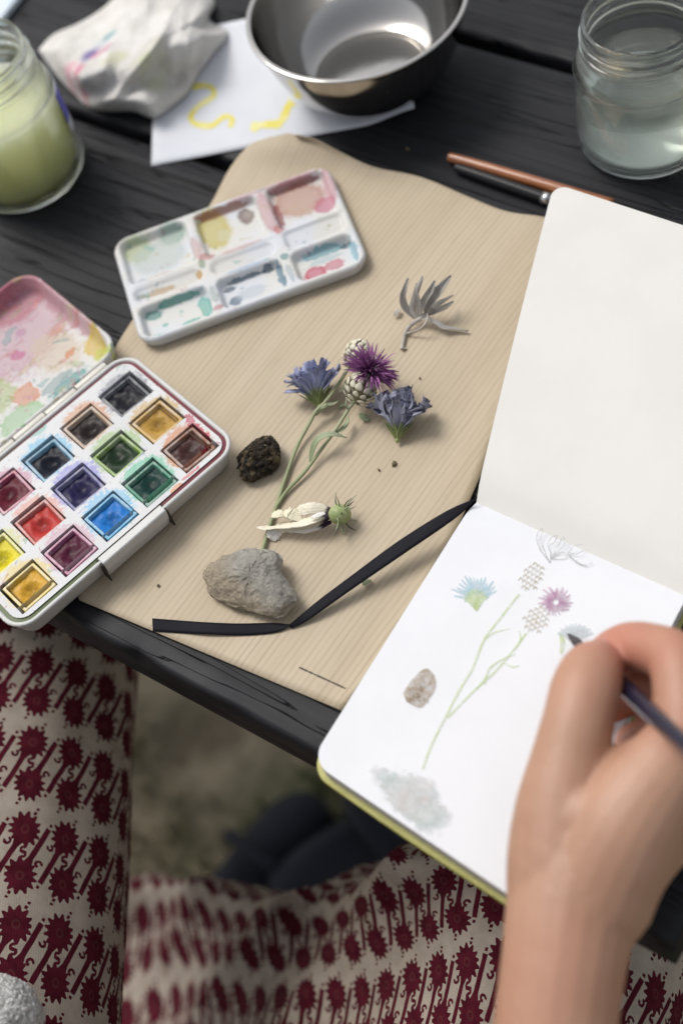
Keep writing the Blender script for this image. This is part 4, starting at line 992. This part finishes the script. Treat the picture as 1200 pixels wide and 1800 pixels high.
def fanflower(name, label, base, tip, spread_, npet, nin, plen, pw, pm, sm, ruff, seed, flat=0.62, dark=None):
    random.seed(seed)
    b0 = P(*base); ax = (P(*tip) - b0).normalized(); t = thing(name, label, 'flower', b0)
    zup = Vector((0, 0, 1)); sdv = ax.cross(zup).normalized(); upv = sdv.cross(ax)
    for ring, (np_, sp) in enumerate(((npet, 1.0), (nin, 0.55))):
        for k in range(np_):
            ph = 2 * PI * (k + 0.3 * random.random()) / np_; op = spread_ * sp * random.uniform(0.82, 1.1)
            rad = sdv * math.cos(ph) + upv * math.sin(ph) * flat
            ln = plen * random.uniform(0.88, 1.1)
            pts, wd = [], []
            for i in range(6):
                s = i / 5; an = op * (0.55 + 0.6 * s); p = b0 + ax * math.cos(an) * ln * s + rad * math.sin(an) * ln * s
                p += Vector((random.uniform(-1, 1), random.uniform(-1, 1), random.uniform(-1, 1))) * ruff * s * s
                p.z = max(p.z, 0.0022 + 0.0004 * random.random()); pts.append(p); wd.append(pw * (0.18, 0.32, 0.58, 0.9, 1.15, 1.05)[i] * random.uniform(0.9, 1.15))
            mb = MB(); tang = (ax.cross(rad)).normalized() if ax.cross(rad).length > 1e-4 else sdv
            mb.strip(pts, wd, tang, 14, 6, random.uniform(-0.25, 0.3), 0.035 + ruff * 25, random.uniform(-0.5, 0.5))
            o = mb.build('petal', pm, t); solid(o, 0.00014, 0)
    for k in range(11):
        ph = 2 * PI * k / 11; rad = sdv * math.cos(ph) + upv * math.sin(ph) * flat; ln = plen * random.uniform(0.42, 0.56); pts = []
        for i in range(5):
            s = i / 4; an = spread_ * (1.0 + 0.25 * s); p = b0 + ax * math.cos(an) * ln * s + rad * (math.sin(an) * ln * s + 0.0006); p.z = max(p.z, 0.002); pts.append(p)
        mb = MB(); mb.strip(pts, [0.0007, 0.0019, 0.0022, 0.0017, 0.0003], ax.cross(rad), 10, 3, 0.2); o = mb.build('sepal', sm, t); solid(o, 0.0003, 0)
    mb = MB(); mb.ball(b0 - ax * 0.0002, (0.0011, 0.0011, 0.0016), 10, 8, ax); mb.build('receptacle', M_SEPAL, t)
    return t
fanflower('blue_flower', 'pale violet-blue dried flower head left of the purple knapweed', (561, 712, 0.0065), (546, 655, 0.0145), 0.66, 22, 26, 0.0200, 0.0047, M_BLUE, M_SEPAL, 0.0014, 21)
fanflower('blue_flower', 'dark slate-blue shrivelled flower head right of the purple knapweed', (698, 772, 0.0045), (702, 700, 0.0145), 0.55, 20, 26, 0.0205, 0.0056, M_BLUE2, M_SEPAL, 0.0028, 33)
random.seed(11)

# dried grey sprig
M_GREY = leafmat('dried_grey_leaf', (0.56, 0.53, 0.48), (0.36, 0.34, 0.31), (0.18, 0.17, 0.155), 0.1, 0.1, 0.7)
M_GREYST = simple('dried_grey_stem', (0.50, 0.46, 0.41), (0.36, 0.33, 0.29), 0.8, 400)
gsp = thing('dried_sprig', 'dried grey sprig with curled narrow leaves', 'sprig', P(706, 612, 0.0018))
mb = MB(); mb.tube([P(x, y, z) for x, y, z in ((706, 614, .0030), (709, 598, .0026), (712, 585, .003), (722, 571, .0045), (738, 560, .006), (752, 549, .0075), (760, 540, .009))], [.0008, .0009, .0011, .0012, .0012, .0014, .0008], 8, 30); mb.build('stem', M_GREYST, gsp)
mb = MB(); mb.tube([P(x, y, z) for x, y, z in ((750, 548, .0085), (751, 562, .009), (742, 575, .0075), (728, 582, .005), (712, 587, .003))], .00045, 6, 20); mb.build('tendril', M_GREYST, gsp)
mb = MB(); mb.tube([P(x, y, z) for x, y, z in ((704, 608, .0025), (708, 613, .0022), (713, 612, .0024))], .0006, 6, 10); mb.build('stub', M_GREYST, gsp)
for pts, wd in (([(728, 560, .005), (713, 545, .009), (708, 527, .014), (711, 507, .019), (717, 489, .021)], [3, 9, 9, 6, 2]),
                ([(733, 559, .006), (724, 542, .010), (726, 520, .016), (735, 498, .022), (742, 485, .024)], [4, 11, 11, 8, 2]),
                ([(736, 556, .007), (735, 535, .013), (731, 515, .018), (733, 498, .021)], [3, 7, 7, 2]),
                ([(738, 556, .0065), (745, 535, .012), (757, 512, .018), (763, 493, .021)], [4, 10, 9, 2]),
                ([(748, 551, .0075), (758, 532, .012), (775, 508, .017), (792, 484, .020)], [5, 14, 12, 2]),
                ([(750, 548, .0075), (766, 540, .010), (780, 531, .012), (797, 519, .013)], [4, 12, 10, 2]),
                ([(752, 555, .006), (768, 547, .007), (784, 539, .0075), (796, 530, .006)], [4, 8, 7, 2]),
                ([(733, 561, .006), (750, 561, .0065), (766, 568, .0055), (780, 578, .004), (800, 579, .0035), (822, 583, .003)], [4, 6, 8, 10, 6, 3])):
    lf(pts, [w_ * 1.45 for w_ in wd], 'leaf', M_GREY, gsp, random.choice((-0.35, 0.3, 0.4)), None, 18, 4, random.uniform(-0.7, 0.7))

# cream flower with spiky calyx
M_CREAM = leafmat('cream_petal', (0.72, 0.66, 0.50), (0.76, 0.71, 0.52), (0.70, 0.62, 0.42), 0.2, 0.2, 0.7, 0.04)
M_CREAMB = leafmat('purple_base_cream_petal', (0.025, 0.012, 0.03), (0.74, 0.69, 0.55), None, 0.2, 0.10, 0.20, 0.04)
M_WHT = leafmat('white_petal', (0.03, 0.015, 0.035), (0.82, 0.80, 0.74), None, 0.2, 0.12, 0.2, 0.04)
cf = thing('cream_flower', 'wilted cream flower with a spiky green calyx above the stone', 'flower', P(597, 905, 0.0018))
for pts, wd, mt_, cu in (([(583, 897, .009), (565, 893, .011), (545, 893, .012), (528, 897, .010), (521, 902, .008)], [6, 16, 20, 18, 6], M_CREAMB, -0.35),
                     ([(584, 903, .008), (562, 908, .011), (540, 915, .010), (512, 921, .008), (486, 926, .007), (466, 927, .0065), (453, 926, .006)], [6, 15, 20, 17, 10, 15, 6], M_CREAMB, -0.35),
                     ([(582, 917, .005), (560, 924, .0055), (535, 929, .005), (516, 929, .0045), (496, 931, .0042), (482, 939, .004), (473, 946, .0035)], [6, 13, 15, 12, 10, 22, 16], M_WHT, -0.3),
                     ([(574, 900, .012), (560, 905, .0135), (545, 910, .0125)], [3, 8, 2], M_WHT, -0.3),
                     ([(530, 916, .0085), (518, 906, .0095), (508, 901, .010), (498, 902, .009)], [6, 18, 22, 8], M_CREAM, -0.3),
                     ([(506, 908, .008), (494, 903, .009), (484, 903, .0085), (477, 906, .007)], [6, 14, 16, 8], M_CREAM, -0.3),
                     ([(583, 908, .006), (555, 917, .0065), (528, 922, .006), (505, 926, .005), (485, 934, .004), (470, 941, .003)], [5, 14, 16, 14, 16, 10], M_CREAMB, -0.25)):
    lf(pts, [w_ * 1.2 for w_ in wd], 'petal', mt_, cf, cu * 0.25, None, 24, 6, random.uniform(-0.9, 0.9), 0.10)
cc = P(597, 904, 0.0085); cax = (P(625, 902, 0.008) - P(575, 908, 0.008)).normalized()
mb = MB(); mb.ball(cc, (0.0046, 0.0046, 0.0052), 20, 14, cax)
mcx = Mat('green_calyx', (0.28, 0.33, 0.14), 0.6); _w = mcx.noise(350, 3); mcx.color(mcx.mix(_w.step(0.35, 0.65), (0.25, 0.31, 0.12), (0.37, 0.41, 0.20))); mcx.bump(_w, 0.4, 0.0006)
mb.build('calyx', mcx.m, cf)
q = cax.to_track_quat('Z', 'Y')
for k in range(18):
    ph = 2 * PI * k / 18 + random.uniform(-.2, .2); th = random.uniform(0.7, 1.9); dv = q @ Vector((math.sin(th) * math.cos(ph), math.sin(th) * math.sin(ph), math.cos(th)))
    a = cc + dv * 0.0042; m_ = a + dv * random.uniform(0.002, 0.0035); e = m_ + (dv * 1.0 + cax * random.uniform(-0.35, 0.6) + Vector((0, 0, random.uniform(-0.2, 0.25)))).normalized() * random.uniform(0.0025, 0.0045)
    m_.z = max(m_.z, 0.002); e.z = max(e.z, 0.002)
    mb = MB(); mb.tube([a, m_, e], [0.0004, 0.00032, 0.0001], 5, 8); mb.build('bristle', M_SEPAL2 if k % 3 == 0 else M_LEAF, cf)

# fallen bits
for k, (pts, wd, mt_, lab, nm) in enumerate((
        ([(693, 556, .003), (697, 550, .0036), (702, 545, .003)], [5, 10, 7], M_GREYST, 'tiny grey leaf flake left of the dried sprig', 'leaf_flake'),
        ([(633, 727, .0035), (638, 734, .0032), (646, 737, .0024), (650, 737, .002)], [5, 13, 10, 2], M_LEAF, 'small green leaf bit between the two scaly stems and dark flower', 'leaf_flake'),
        ([(637, 1027, .0026), (643, 1024, .003), (653, 1021, .0024)], [5, 9, 4], M_LEAF, 'small green leaf bit half under the black ribbon', 'leaf_flake'),
        ([(594, 717, .0026), (600, 713, .003), (607, 712, .0024)], [4, 7, 3], M_LEAF, 'faint green leaf bit below the pale blue flower', 'leaf_flake'))):
    V = [P(x, y, z) for x, y, z in pts]; mb = MB(); mb.strip(V, [w_ * 0.00026 for w_ in wd], None, 8, 3, 0.25)
    o = mb.build(nm, mt_, None); solid(o, 0.0003, 0); tag(o, lab, 'leaf')
mcr = simple('crumb', (0.12, 0.09, 0.05), (0.2, 0.16, 0.09), 0.9, 900)
for px, py, r, lab in ((693, 815, 0.0011, 'largest brown crumb on the sheet below the dark blue flower'), (665, 826, 0.0005, 'tiny crumb left of the largest brown crumb'), (737, 665, 0.0005, 'tiny dark crumb right of the purple flower'), (278, 1029, 0.0006, 'tiny crumb on the sheet left of the stone'), (716, 262, 0.0008, 'crumb on the black plank right of the bowl')):
    mb = MB(); mb.ball((0, 0, 0), (r * 1.4, r, r * 0.8), 10, 7)
    mb.v = [v * (1 + 0.5 * fnoise(v * 900 + Vector((px, py, 0)), 2)) for v in mb.v]
    o = mb.build('crumb', mcr); o.location = P(px, py, 0.0022 if py > 300 else 0.0008); o.rotation_euler = (0, 0, px); tag(o, lab, 'crumb')

# ------------------------------------------------------------------ person: hand with forearm, skirt
person = thing('person', 'person in a maroon patterned skirt painting with a thin dark brush', 'person', (0.16, -0.42, GZ))
def caps(chain, seg=20):
    """tapered chain of overlapping balls and cones as one closed shell"""
    mb = MB()
    V = [P(x, y, z) for x, y, z, r in chain]; Rr = [c[3] for c in chain]
    q = spline([(*v, r) for v, r in zip(V, Rr)], 6 * len(chain))
    mb.tube([Vector(a[:3]) for a in q], [a[3] for a in q], seg)
    mb.ball(V[0], Rr[0] * 0.99, seg, 12); mb.ball(V[-1], Rr[-1] * 0.995, seg, 12)
    return mb
hand = MB()
CH = [
    # forearm and wrist
    [(1010, 2560, -0.03, .036), (962, 2250, -0.015, .0315), (966, 2050, .010, .0255), (972, 1880, .026, .0222), (977, 1790, .032, .0212), (990, 1690, .037, .0216), (1005, 1600, .040, .0232), (1030, 1520, .042, .0240)],
    # thenar to thumb
    [(990, 1590, .040, .020), (988, 1500, .046, .0195), (990, 1420, .052, .0172), (1002, 1340, .058, .0146), (1016, 1268, .063, .0130), (1028, 1214, .0635, .0128), (1040, 1182, .060, .0116), (1054, 1168, .054, .0094)],
    # metacarpals
    [(1040, 1570, .042, .022), (1100, 1450, .056, .0195), (1160, 1365, .062, .0160), (1205, 1305, .063, .0136)],
    [(1048, 1555, .038, .0215), (1130, 1430, .048, .0190), (1230, 1360, .054, .0165), (1262, 1310, .054, .0138)],
    [(1056, 1545, .034, .0200), (1150, 1430, .041, .0182), (1250, 1365, .045, .0158), (1310, 1335, .042, .0132)],
    [(1062, 1545, .031, .0185), (1160, 1440, .034, .0168), (1270, 1390, .033, .0148), (1340, 1380, .030, .012)],
    # web between thumb and index
    [(1030, 1440, .054, .0155), (1062, 1396, .056, .0122), (1110, 1362, .057, .0112), (1160, 1335, .060, .0112)],
    # index finger
    [(1205, 1305, .063, .0134), (1204, 1250, .066, .0118), (1198, 1198, .067, .0108), (1186, 1160, .0655, .0105), (1150, 1142, .060, .0096), (1110, 1136, .053, .0093), (1078, 1144, .044, .0084), (1056, 1158, .036, .0072)],
    # middle finger
    [(1262, 1310, .052, .0135), (1262, 1240, .052, .0118), (1240, 1195, .046, .0110), (1190, 1190, .037, .0108), (1142, 1196, .032, .0102), (1104, 1216, .0275, .0094), (1072, 1236, .0245, .0080)],
    # ring finger
    [(1310, 1340, .040, .013), (1310, 1280, .040, .0115), (1280, 1255, .034, .0106), (1220, 1268, .0275, .0100), (1165, 1288, .0245, .0092), (1115, 1306, .0225, .0078)],
    # little finger
    [(1340, 1390, .029, .0118), (1340, 1340, .030, .0102), (1300, 1320, .026, .0094), (1250, 1332, .0232, .0088), (1190, 1345, .0215, .0070)],
]
for ch in CH:
    m_ = caps(ch); hand.add(m_.v, m_.f)
mk = Mat('skin', (0.50, 0.29, 0.19), 0.5)
_a = mk.noise(28, 4); _b = mk.noise(12, 2); _c = mk.noise(260, 3)
sk = mk.mix(_a.step(0.35, 0.65), (0.395, 0.215, 0.138), (0.45, 0.258, 0.172)); sk = mk.mix(_b.step(0.45, 0.7) * 0.5, sk, (0.44, 0.20, 0.13))
_x, _y, _z = mk.sep('Object')
def blush(px, py, z, r, k):
    global sk
    q = P(px, py, z) - person.location
    d = ((_x - q.x).m('POWER', 2.0) + (_y - q.y).m('POWER', 2.0) + (_z - q.z).m('POWER', 2.0)).m('SQRT') + (_a - 0.5) * 0.012
    sk = mk.mix((1.0 - d.step(r * 0.2, r)) * k, sk, (0.47, 0.165, 0.115))
for q_ in ((1050, 1165, .055, .026, 0.55), (1110, 1136, .053, .03, 0.5), (1190, 1165, .066, .022, 0.45), (1070, 1240, .026, .03, 0.6), (1022, 1225, .064, .02, 0.3), (1205, 1300, .066, .025, 0.35)): blush(*q_)
mk.color(sk); mk.bump(mk.voro(520, 'Object', 'DISTANCE_TO_EDGE'), 0.25, 0.0006); mk.bump(mk.noise(70, 3, 0.6, (1, 2.5, 1)), 0.12, 0.002); mk.bump(_c, 0.12, 0.0008); mk.b.inputs['Subsurface Weight'].default_value = 0.12; mk.b.inputs['Subsurface Radius'].default_value = (0.006, 0.0022, 0.0012); mk.b.inputs['Subsurface Scale'].default_value = 1.0
ho = obj('arm_and_hand', hand.v, hand.f, mk.m, person)
rm = ho.modifiers.new('remesh', 'REMESH'); rm.mode = 'VOXEL'; rm.voxel_size = 0.0010; rm.use_smooth_shade = True
smm = ho.modifiers.new('smooth', 'SMOOTH'); smm.iterations = 9; smm.factor = 0.5
ho['label'] = 'bare forearm and hand gripping the brush'

# upper body behind the camera: shirt, shoulders, head (it shades the lap as in the photograph)
def body():
    def ring(c, rx, ry, z, n=28, rot=0.0):
        return [(c[0] + rx * math.cos(a) * math.cos(rot) - ry * math.sin(a) * math.sin(rot), c[1] + rx * math.cos(a) * math.sin(rot) + ry * math.sin(a) * math.cos(rot), z) for a in [2 * PI * k / n for k in range(n)]]
    secs = [(0.10, -0.52, 0.19, 0.15, -0.30), (0.10, -0.52, 0.185, 0.14, -0.22), (0.10, -0.51, 0.155, 0.115, -0.08), (0.10, -0.50, 0.165, 0.115, 0.06), (0.10, -0.49, 0.18, 0.115, 0.18), (0.10, -0.485, 0.185, 0.10, 0.25), (0.10, -0.48, 0.14, 0.08, 0.295), (0.10, -0.475, 0.07, 0.06, 0.325), (0.10, -0.472, 0.055, 0.055, 0.335)]
    ls = [ring((x, y), rx, ry, z) for x, y, rx, ry, z in spline(secs, 40)]
    v, f = loops(ls); mb = MB(); mb.add(v, f)
    sh, el = Vector((0.285, -0.485, 0.235)), P(962, 2250, -0.015)
    mb.tube([Vector((0.22, -0.485, 0.25)), sh, sh.lerp(el, 0.35), sh.lerp(el, 0.72)], [0.06, 0.062, 0.054, 0.050], 24, 24)
    sh2 = Vector((-0.085, -0.485, 0.235)); mb.tube([Vector((-0.02, -0.485, 0.25)), sh2, Vector((-0.13, -0.48, 0.10)), Vector((-0.15, -0.46, -0.03))], [0.06, 0.06, 0.052, 0.048], 24, 24)
    o = mb.build('shirt', simple('charcoal_shirt', (0.035, 0.036, 0.042), (0.05, 0.05, 0.056), 0.9, 120, 0.3, 900), person)
    m_ = o.modifiers.new('remesh', 'REMESH'); m_.mode = 'VOXEL'; m_.voxel_size = 0.006; m_.use_smooth_shade = True
    m_ = o.modifiers.new('smooth', 'SMOOTH'); m_.iterations = 10
body()

# brush in the hand
a, b = P(997, 1114, ZP + 0.0006), P(1330, 1428, 0.125); dv = b - a
br = thing('paintbrush', 'thin dark navy paintbrush held by the hand over the page', 'brush', a)
mb = MB(); mb.tube([a, a + dv * 0.03, a + dv * 0.07, a + dv * 0.10], [0.0002, 0.0012, 0.0019, 0.0017], 14, 20); mb.build('bristles', simple('dark_bristle', (0.03, 0.028, 0.03), (0.06, 0.05, 0.05), 0.7, 700, 0.4, 900), br)
mb = MB(); mb.tube([a + dv * 0.095, a + dv * 0.24], [0.0018, 0.0024], 20); mb.build('ferrule', Mat('dark_ferrule', (0.06, 0.06, 0.07), 0.3, Metallic=1.0).m, br)
mb = MB(); mb.tube([a + dv * 0.235, a + dv * 0.3, a + dv * 0.45, a + dv * 0.8, b], [0.0024, 0.0030, 0.0033, 0.0026, 0.0016], 20, 40); mb.build('handle', Mat('navy_lacquer', (0.010, 0.014, 0.035), 0.25, Coat_Weight=0.6).m, br)

# skirt
def m_skirt():
    m = Mat('ikat_print_cotton', (0.5, 0.45, 0.4), 0.9, Specular_IOR_Level=0.1)
    u, v, _ = m.sep('UV')
    A, Pp, R = 0.0216, 0.0480, 0.0072
    wob = (m.noise(90, 3, kind='UV') - 0.5) * 0.0020 + (m.noise(14, 2, kind='UV') - 0.5) * 0.003
    u = u + wob; v = v + wob * 0.8
    def motif(ou, ov, sg):
        cu = (u - ou) / A; cv = (v - ov) / Pp
        x = ((cu - (cu + 0.5).m('FLOOR')) * A) * sg; y = ((cv - (cv + 0.5).m('FLOOR')) * Pp) * sg
        hx = x - 0.0034; hy = y - 0.0122                       # flower head
        r = (hx.m('POWER', 2.0) + (hy * 0.84).m('POWER', 2.0)).m('SQRT'); th = hx.m('ARCTAN2', hy)
        head = r.lt(R * (1.0 + (th * 13.0).m('SINE') * 0.15))
        # stem: along d = (-0.36, -0.933)
        al = (hx * -0.42) + (hy * -0.9075); ac = (hx * 0.9075) + (hy * -0.42)
        stem = ac.abs().lt(0.0014 + (0.0105 - al).mx(0.0) * 0.30) * al.gt(0.0) * al.lt(0.0290)
        cx_ = ac.abs() - 0.0046; cy_ = al - 0.0098
        cdv = (cx_.m('POWER', 2.0) + cy_.m('POWER', 2.0)).m('SQRT')
        curl = (cdv - 0.0014).abs().lt(0.0007) * (1.0 - cx_.gt(0.0003) * cy_.lt(0.0))
        dot = ((al - 0.0312).abs().lt(0.0009)).mx((al + 0.0098).abs().lt(0.0009)).mx((al + 0.0123).abs().lt(0.0007)) * ac.abs().lt(0.0008)
        ctr = (r - 0.0016).abs().lt(0.0005)
        return head.mx(stem).mx(curl).mx(dot), ctr
    a, ca = motif(0.0, 0.0, 1.0); b, cb = motif(0.0066, 0.0486, -1.0)
    mask = a.mx(b)
    c = m.mix(m.noise(90, 3, kind='UV').step(0.35, 0.65), (0.36, 0.31, 0.262), (0.305, 0.26, 0.217))
    red = m.mix(m.noise(160, 3, kind='UV').step(0.3, 0.7), (0.050, 0.004, 0.010), (0.082, 0.008, 0.018))
    c = m.mix(mask, c, red); c = m.mix(ca.mx(cb) * 0.07, c, (0.3, 0.18, 0.12))
    m.color(c); m.bump((u * 5200.0).m('SINE') + (v * 5200.0).m('SINE'), 0.15, 0.0003); return m.m
def skirt():
    vs, us, fs = [], [], []
    # left thigh: cloth wrapped round it
    C1, C2 = P(28, 1180, -0.150), P(-42, 1800, -0.132); ax = (C2 - C1); L = ax.length; ax.normalize()
    sx = ax.cross(Vector((0, 0, 1))).normalized(); up = sx.cross(ax); NA, NL = 120, 120
    if up.z < 0: up = -up
    for j in range(NL + 1):
        t = -0.16 + (L + 0.36) * j / NL; c = C1 + ax * t
        r = 0.0665 + 0.006 * (j / NL)
        if t < 0: r *= math.sqrt(max(0.02, 1 - (t / 0.165) ** 2))
        for i in range(NA + 1):
            a = 2 * PI * i / NA; w_ = sx * math.cos(a) + up * math.sin(a)
            rr_ = r * (1 + 0.03 * noise.noise((math.cos(a) * 2, math.sin(a) * 2, t * 9)) + (0.02 * math.sin(t * 40 + 3 * math.cos(a)) * max(0, -math.sin(a))))
            p = c + w_ * rr_
            if p.y > -0.11: p.z = min(p.z, -0.034)
            vs.append(p); us.append(((a + 0.3) * 0.071, -t))
    for j in range(NL):
        for i in range(NA): a = j * (NA + 1) + i; fs.append((a, a + 1, a + NA + 2, a + NA + 1))
    # lap and right thigh
    net = [[(120, 1640, -.60), (250, 1560, -.60), (400, 1580, -.58), (560, 1600, -.56), (660, 1560, -.52), (790, 1540, -.48), (920, 1500, -.45), (1060, 1500, -.45), (1240, 1560, -.48), (1340, 1660, -.5)],
           [(110, 1610, -.46), (255, 1540, -.42), (400, 1560, -.32), (555, 1577, -.29), (650, 1532, -.225), (770, 1482, -.15), (900, 1440, -.112), (1050, 1425, -.10), (1240, 1480, -.125), (1350, 1580, -.22)],
           [(110, 1700, -.48), (270, 1630, -.43), (430, 1640, -.31), (580, 1640, -.25), (690, 1605, -.18), (800, 1565, -.122), (930, 1535, -.095), (1080, 1550, -.095), (1225, 1620, -.135), (1320, 1700, -.235)],
           [(110, 1810, -.48), (290, 1735, -.42), (450, 1730, -.29), (600, 1725, -.22), (720, 1695, -.157), (830, 1665, -.112), (950, 1655, -.094), (1085, 1680, -.10), (1190, 1745, -.145), (1255, 1820, -.24)],
           [(110, 1940, -.44), (300, 1870, -.38), (460, 1865, -.26), (610, 1855, -.195), (730, 1835, -.145), (840, 1815, -.112), (960, 1815, -.098), (1075, 1845, -.108), (1160, 1900, -.15), (1215, 1970, -.24)],
           [(110, 2140, -.30), (300, 2080, -.26), (460, 2070, -.21), (610, 2060, -.165), (730, 2040, -.13), (840, 2030, -.11), (960, 2040, -.10), (1060, 2070, -.115), (1140, 2120, -.16), (1190, 2180, -.25)]]
    NU, NV = 200, 130
    rowsW = [[tuple(P(*c)) for c in r_] for r_ in net]
    rowsS = [spline(r_, NU + 1) for r_ in rowsW]
    cols_ = [spline([rowsS[k][i] for k in range(len(net))], NV + 1) for i in range(NU + 1)]
    b0 = len(vs); G_ = [[Vector(cols_[i][j]) for i in range(NU + 1)] for j in range(NV + 1)]
    for j in range(NV + 1):
        for i in range(NU + 1):
            p = G_[j][i]; q = i / NU; x, y = p.x, p.y
            k = sstep(q, 0.02, 0.18) * (1 - sstep(q, 0.72, 0.9)); t = x * 0.95 - y * 0.31
            p.z += k * (0.024 * (1 - abs(math.sin(t * 42 + 2.2 * noise.noise((x * 5, y * 5, 0)))) * 1.6) * max(0.0, 0.45 + noise.noise((x * 5, y * 7, 2))) + 0.010 * noise.noise((x * 20, y * 8, 5))) + 0.004 * noise.noise((x * 30, y * 24, 1))
    um = [0.0]
    for i in range(1, NU + 1): um.append(um[-1] + sum((G_[j][i] - G_[j][i - 1]).length for j in range(20, NV + 1, 5)) / len(range(20, NV + 1, 5)))
    vm = [0.0]
    for j in range(1, NV + 1): vm.append(vm[-1] + sum((G_[j][i] - G_[j - 1][i]).length for i in range(0, NU + 1, 5)) / len(range(0, NU + 1, 5)))
    for j in range(NV + 1):
        for i in range(NU + 1): vs.append(G_[j][i]); us.append((um[i] * 0.78, -vm[j] * 0.78))
    for j in range(NV):
        for i in range(NU): a = b0 + j * (NU + 1) + i; fs.append((a, a + 1, a + NU + 2, a + NU + 1))
    o = obj('skirt', vs, fs, m_skirt(), person, True, us); solid(o, 0.0008, 0)
    o['label'] = 'beige cotton skirt printed with maroon flowers'
skirt()

# shoes on the ground
M_SHOE = simple('navy_canvas', (0.005, 0.006, 0.013), (0.009, 0.010, 0.020), 0.85, 300, 0.3, 700)
def shoe(label, loc, rz, roll):
    t = thing('shoe', label, 'shoe', loc, 'dark shoes on the ground'); t.rotation_euler = (roll, 0, rz)
    secs = [(x * 0.72, y * 0.85, z * 0.85) for x, y, z in ((-0.12, 0.022, 0.045), (-0.10, 0.032, 0.075), (-0.05, 0.034, 0.085), (0.0, 0.036, 0.075), (0.05, 0.042, 0.058), (0.09, 0.042, 0.044), (0.12, 0.030, 0.034), (0.132, 0.012, 0.022))]
    ls = []
    for x, wv, h in spline(secs, 30):
        ls.append([(x, wv * math.cos(a), 0.018 + max(-0.004, h * math.sin(a)) * (1.0 if math.sin(a) > 0 else 1)) for a in [2 * PI * k / 20 for k in range(20)]])
    v, f = loops(ls); fixn(obj('upper', v, f, M_SHOE, t, True, None, True))
    ls = []
    for z, g_ in ((0, 0.96), (0.003, 1.03), (0.016, 1.03), (0.018, 1.0)):
        top = [(x, wv * g_, z) for x, wv, h in spline(secs, 30)]; ls.append(top + [(x, -y, zz) for x, y, zz in top[::-1]])
    v, f = loops(ls); fixn(obj('sole', v, f, simple('dark_rubber', (0.02, 0.02, 0.025), rough=0.7), t, True, None, True))
    mb = MB(); mb.tube([Vector((0.02, -0.042, 0.03)), Vector((0.015, -0.02, 0.085)), Vector((0.015, 0.02, 0.085)), Vector((0.02, 0.042, 0.03))], 0.006, 8, 16); obj('strap', mb.v, mb.f, M_SHOE, t, True, None, True)
q = P(450, 1560, GZ + 0.03); shoe('dark navy shoe on the ground nearer the skirt hem', (q.x, q.y, GZ + 0.008), 1.5, 0.0)
q = P(630, 1500, GZ + 0.04); shoe('dark navy shoe on the ground farther under the table', (q.x, q.y, GZ + 0.008), 1.15, 0.0)

# white nubbly wool bundle
bm = bmesh.new(); bmesh.ops.create_icosphere(bm, subdivisions=6, radius=1.0)
wc = P(-14, 1806, -0.045); wr = 0.021
for v in bm.verts:
    n_ = v.co.normalized(); k = fnoise(n_ * 16, 3); k2 = fnoise(n_ * 34 + Vector((3, 3, 3)), 2)
    v.co = Vector((n_.x * 1.05, n_.y, n_.z)) * wr * (1 + 0.035 * k + 0.035 * k2 + 0.05 * fnoise(n_ * 1.5, 2))
me = bpy.data.meshes.new('wool_bundle'); bm.to_mesh(me); bm.free(); me.polygons.foreach_set('use_smooth', [True] * len(me.polygons))
me.materials.append(simple('white_wool', (0.74, 0.73, 0.71), (0.55, 0.54, 0.52), 0.95, 500, 1.0, 700, 0.003))
o = bpy.data.objects.new('wool_bundle', me); col.objects.link(o); o.location = wc; tag(o, 'white nubbly wool bundle on the skirt in the near left corner', 'wool')
